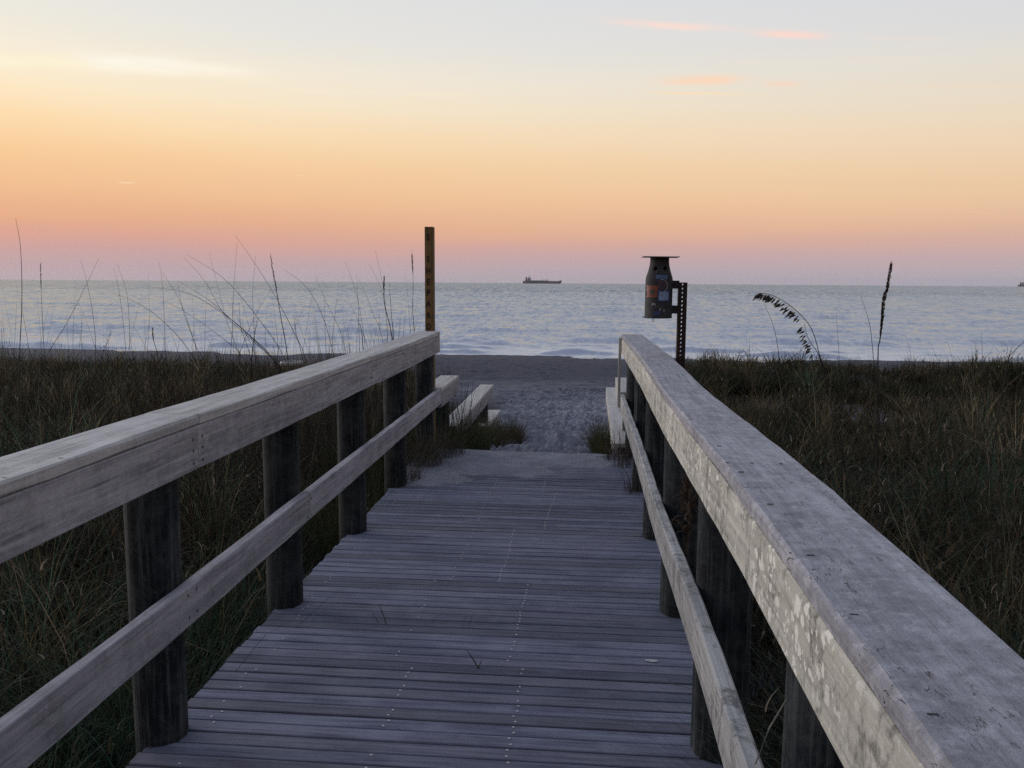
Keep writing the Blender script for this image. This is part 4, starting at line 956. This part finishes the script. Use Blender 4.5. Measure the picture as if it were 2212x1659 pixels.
LABELS = {0: 'tallest bare grass stalk near the left photo edge', 1: 'stalk with a narrow dark seed head near the left photo edge',
 18: 'thick dark seed spike leaning left above the left dune', 25: 'dark seed spike rising just left of the leaning stalks by the sign post', 27: 'thin stalk with a small seed head just left of the sign post',
 28: 'reddish brown broad dry blade above the left cap board', 32: 'small drooping sea oats head on the left dune against the surf', 35: 'reddish stub of stalk at the left cap board',
 39: 'short green spikelet stalk on the left dune'}
NL = 0
for si, S_ in enumerate(STALKS):
    w, pts = S_[0], [Vector(p) for p in S_[1]]
    kind = S_[2] if len(S_) > 2 else None
    rside = pts[-1].x > .5
    base_ = pts[-1]; d = (pts[-1]-pts[-2]).normalized(); gz = float(ground_z(base_.x, base_.y))
    if base_.z > gz:
        hh_ = base_.z-gz; sl0 = max(-.7, min(.7, d.x/max(.2, abs(d.z))))
        pts.append(Vector((base_.x+sl0*.30*hh_, base_.y+.03, gz+hh_*.5))); pts.append(Vector((base_.x+sl0*.42*hh_, base_.y+.05, gz-.03)))
    root_p = pts[-1]
    tip = pts[0]
    PATH = smooth_path([p-root_p for p in pts], 40)
    CUM = [0]
    for q0, q1 in zip(PATH, PATH[1:]): CUM.append(CUM[-1]+(q1-q0).length)
    def at_len(l_):
        i = 0
        while i < len(CUM)-2 and CUM[i+1] < l_: i += 1
        return PATH[i].lerp(PATH[i+1], (l_-CUM[i])/max(1e-6, CUM[i+1]-CUM[i])), (PATH[i]-PATH[i+1]).normalized()
    L = len(PATH); rad = [w*.85*(.25+.75*min(1, (i+1)/(L*.55))) for i in range(L)]
    if rside:
        lab = {'ra': ''}; rk = si-40
    lab = LABELS.get(si)
    grp = None
    if kind == 'oats' and rside: lab = 'large drooping sea oats head hanging left on the right dune' if len(S_[1]) > 8 else 'smaller lower sea oats branch beside the large drooping head'
    elif kind == 'spike' and rside: lab = 'upright shaggy seed spike on the right dune'
    elif lab is None:
        lab = 'thin bare grass stalk on the right dune against the sea' if rside else 'thin bare grass stalk standing against the sea on the left dune'
        grp = 'thin stalks on the right dune' if rside else 'thin stalks on the left dune'
    root = empty('sea_oats' if kind == 'oats' else 'grass_stalk', tuple(root_p), label=lab, cat='grass', group=grp)
    MB().tube(PATH, rad, 5).build('stem', stalk_mat, root)
    r_ = random.Random(si+90)
    if kind == 'spike':
        f0, f1 = S_[3], S_[4]; mb = MB(); big = 1.55 if rside else 1.1
        tot = L-1; nn_ = 150 if rside else 46
        for k in range(nn_):
            p0, up = at_len(f0+(f1-f0)*(k/nn_)); a = r_.uniform(0, 6.28); env = math.sin(math.pi*min(1, .12+.88*k/nn_))**.6
            side_ = Vector((math.cos(a), math.sin(a), 0)); l = r_.uniform(.016, .034)*big*.8
            q = p0+side_*w*.5; mb.tube([q, q+up*l*.5+side_*.0045*env*big, q+up*l+side_*.004*env*big], [.0010*big, .0021*big*env, .0004], 4)
        o = mb.build('seed_head', seed_mat, root); o['kind'] = 'stuff'
    if kind == 'oats':
        f0, f1 = S_[3], S_[4]; big = len(S_[1]) > 8; cnt = 52 if big else 16; tot = L-1
        if not rside: cnt = 9
        for k in range(cnt):
            p0, up = at_len(f0+(f1-f0)*(k/cnt))
            droop = Vector((-.75+r_.uniform(-.35, .35), r_.uniform(-.3, .3), -.55+r_.uniform(-.35, .25))).normalized()
            sl_ = r_.uniform(.002, .020)*(1+k/cnt); l = r_.uniform(.026, .044)*(.6 if not rside else 1); wdt = l*.14
            q = p0+droop*sl_; side_ = droop.cross(Vector((0, 1, 0))).normalized()
            mb = MB().tube([p0, q], .0006, 3)
            if True:
                mb.tube([q, q+droop*l*.25, q+droop*l*.6, q+droop*l], [.0008, wdt, wdt*.85, .0006], 6)
            else: mb.tube([q, q+droop*l*.3, q+droop*l*.9], [.0008, wdt*.8, .0005], 6)
            mb.build('spikelet', seed_mat2, root)
# short broken silhouettes along the dune tops
def fringe(side, n, seed, label):
    rng = np.random.default_rng(seed); 
    y = rng.uniform(6, 19, n); x = (-1.75-rng.random(n)*(.75*y-.8)) if side == 'l' else (.7+rng.random(n)*(.52*y-.2))
    if side == 'l': y = rng.uniform(5.5, 11, n); x = -1.9-rng.random(n)**1.3*(.72*y-1.2)
    z = ground_z(x, y); h = rng.uniform(.8, 1.95, n)*np.where(rng.random(n) < .25, 1.15, .85)
    if side == 'r': h *= .62
    c = np.array([.035, .030, .026])*rng.uniform(.6, 1.5, (n, 1))
    V, F, C = blades(x, y, z, h, np.abs(rng.normal(.3, .28, n)), rng.uniform(0, 6.28, n), rng.uniform(.006, .010, n), c, rng, 9)
    o = link('thin_stalks', np_mesh('thin_stalks', V, F, C), M['stalk']); tag(o, label, 'grass', kind='stuff')
fringe('l', 620, 61, 'fine scattered seed stalks above the left dune grass')
fringe('r', 160, 62, 'fine scattered seed stalks above the right dune grass')
# dense spray of stalks by the far left cap
rng = np.random.default_rng(63)
clump('grass_clump', 'dense spray of dark stalks behind the far half of the left cap board', [(-1.76, 7.6, None, .10, 70, .95), (-2.1, 7.3, None, .3, 60, .95), (-3.0, 7.2, None, .6, 60, .9)], (1.55, 2.3), .26, [(.022,.020,.018), (.035,.03,.028)], 64, (.005, .008), segs=7)
clump('grass_clump', 'low tangled bush just behind the middle of the left cap board', [(-2.25, 7.6, None, .42, 700, 1.0)], (1.1, 2.0), 1.0, [(.030,.028,.022), (.04,.038,.028)], 65, (.003, .005), segs=6)

# ------------------------------------------------------------------ sea haze
hz = MB().box((0, 3990, 25), (15000, 8100, 60)).mesh('haze')
hm = bpy.data.materials.new('haze_air'); hm.use_nodes = True; t = NT(hm.node_tree); t.n.clear(); out = t.new('ShaderNodeOutputMaterial')
pv = t.new('ShaderNodeVolumePrincipled', inp={'Color': (.86,.86,.95,1), 'Density': 2.8e-5, 'Anisotropy': .3}); t.l.new(pv.outputs[0], out.inputs['Volume'])
o = link('haze', hz, hm); o['kind'] = 'stuff'; o['label'] = 'thin sea haze paling the far water and ships'
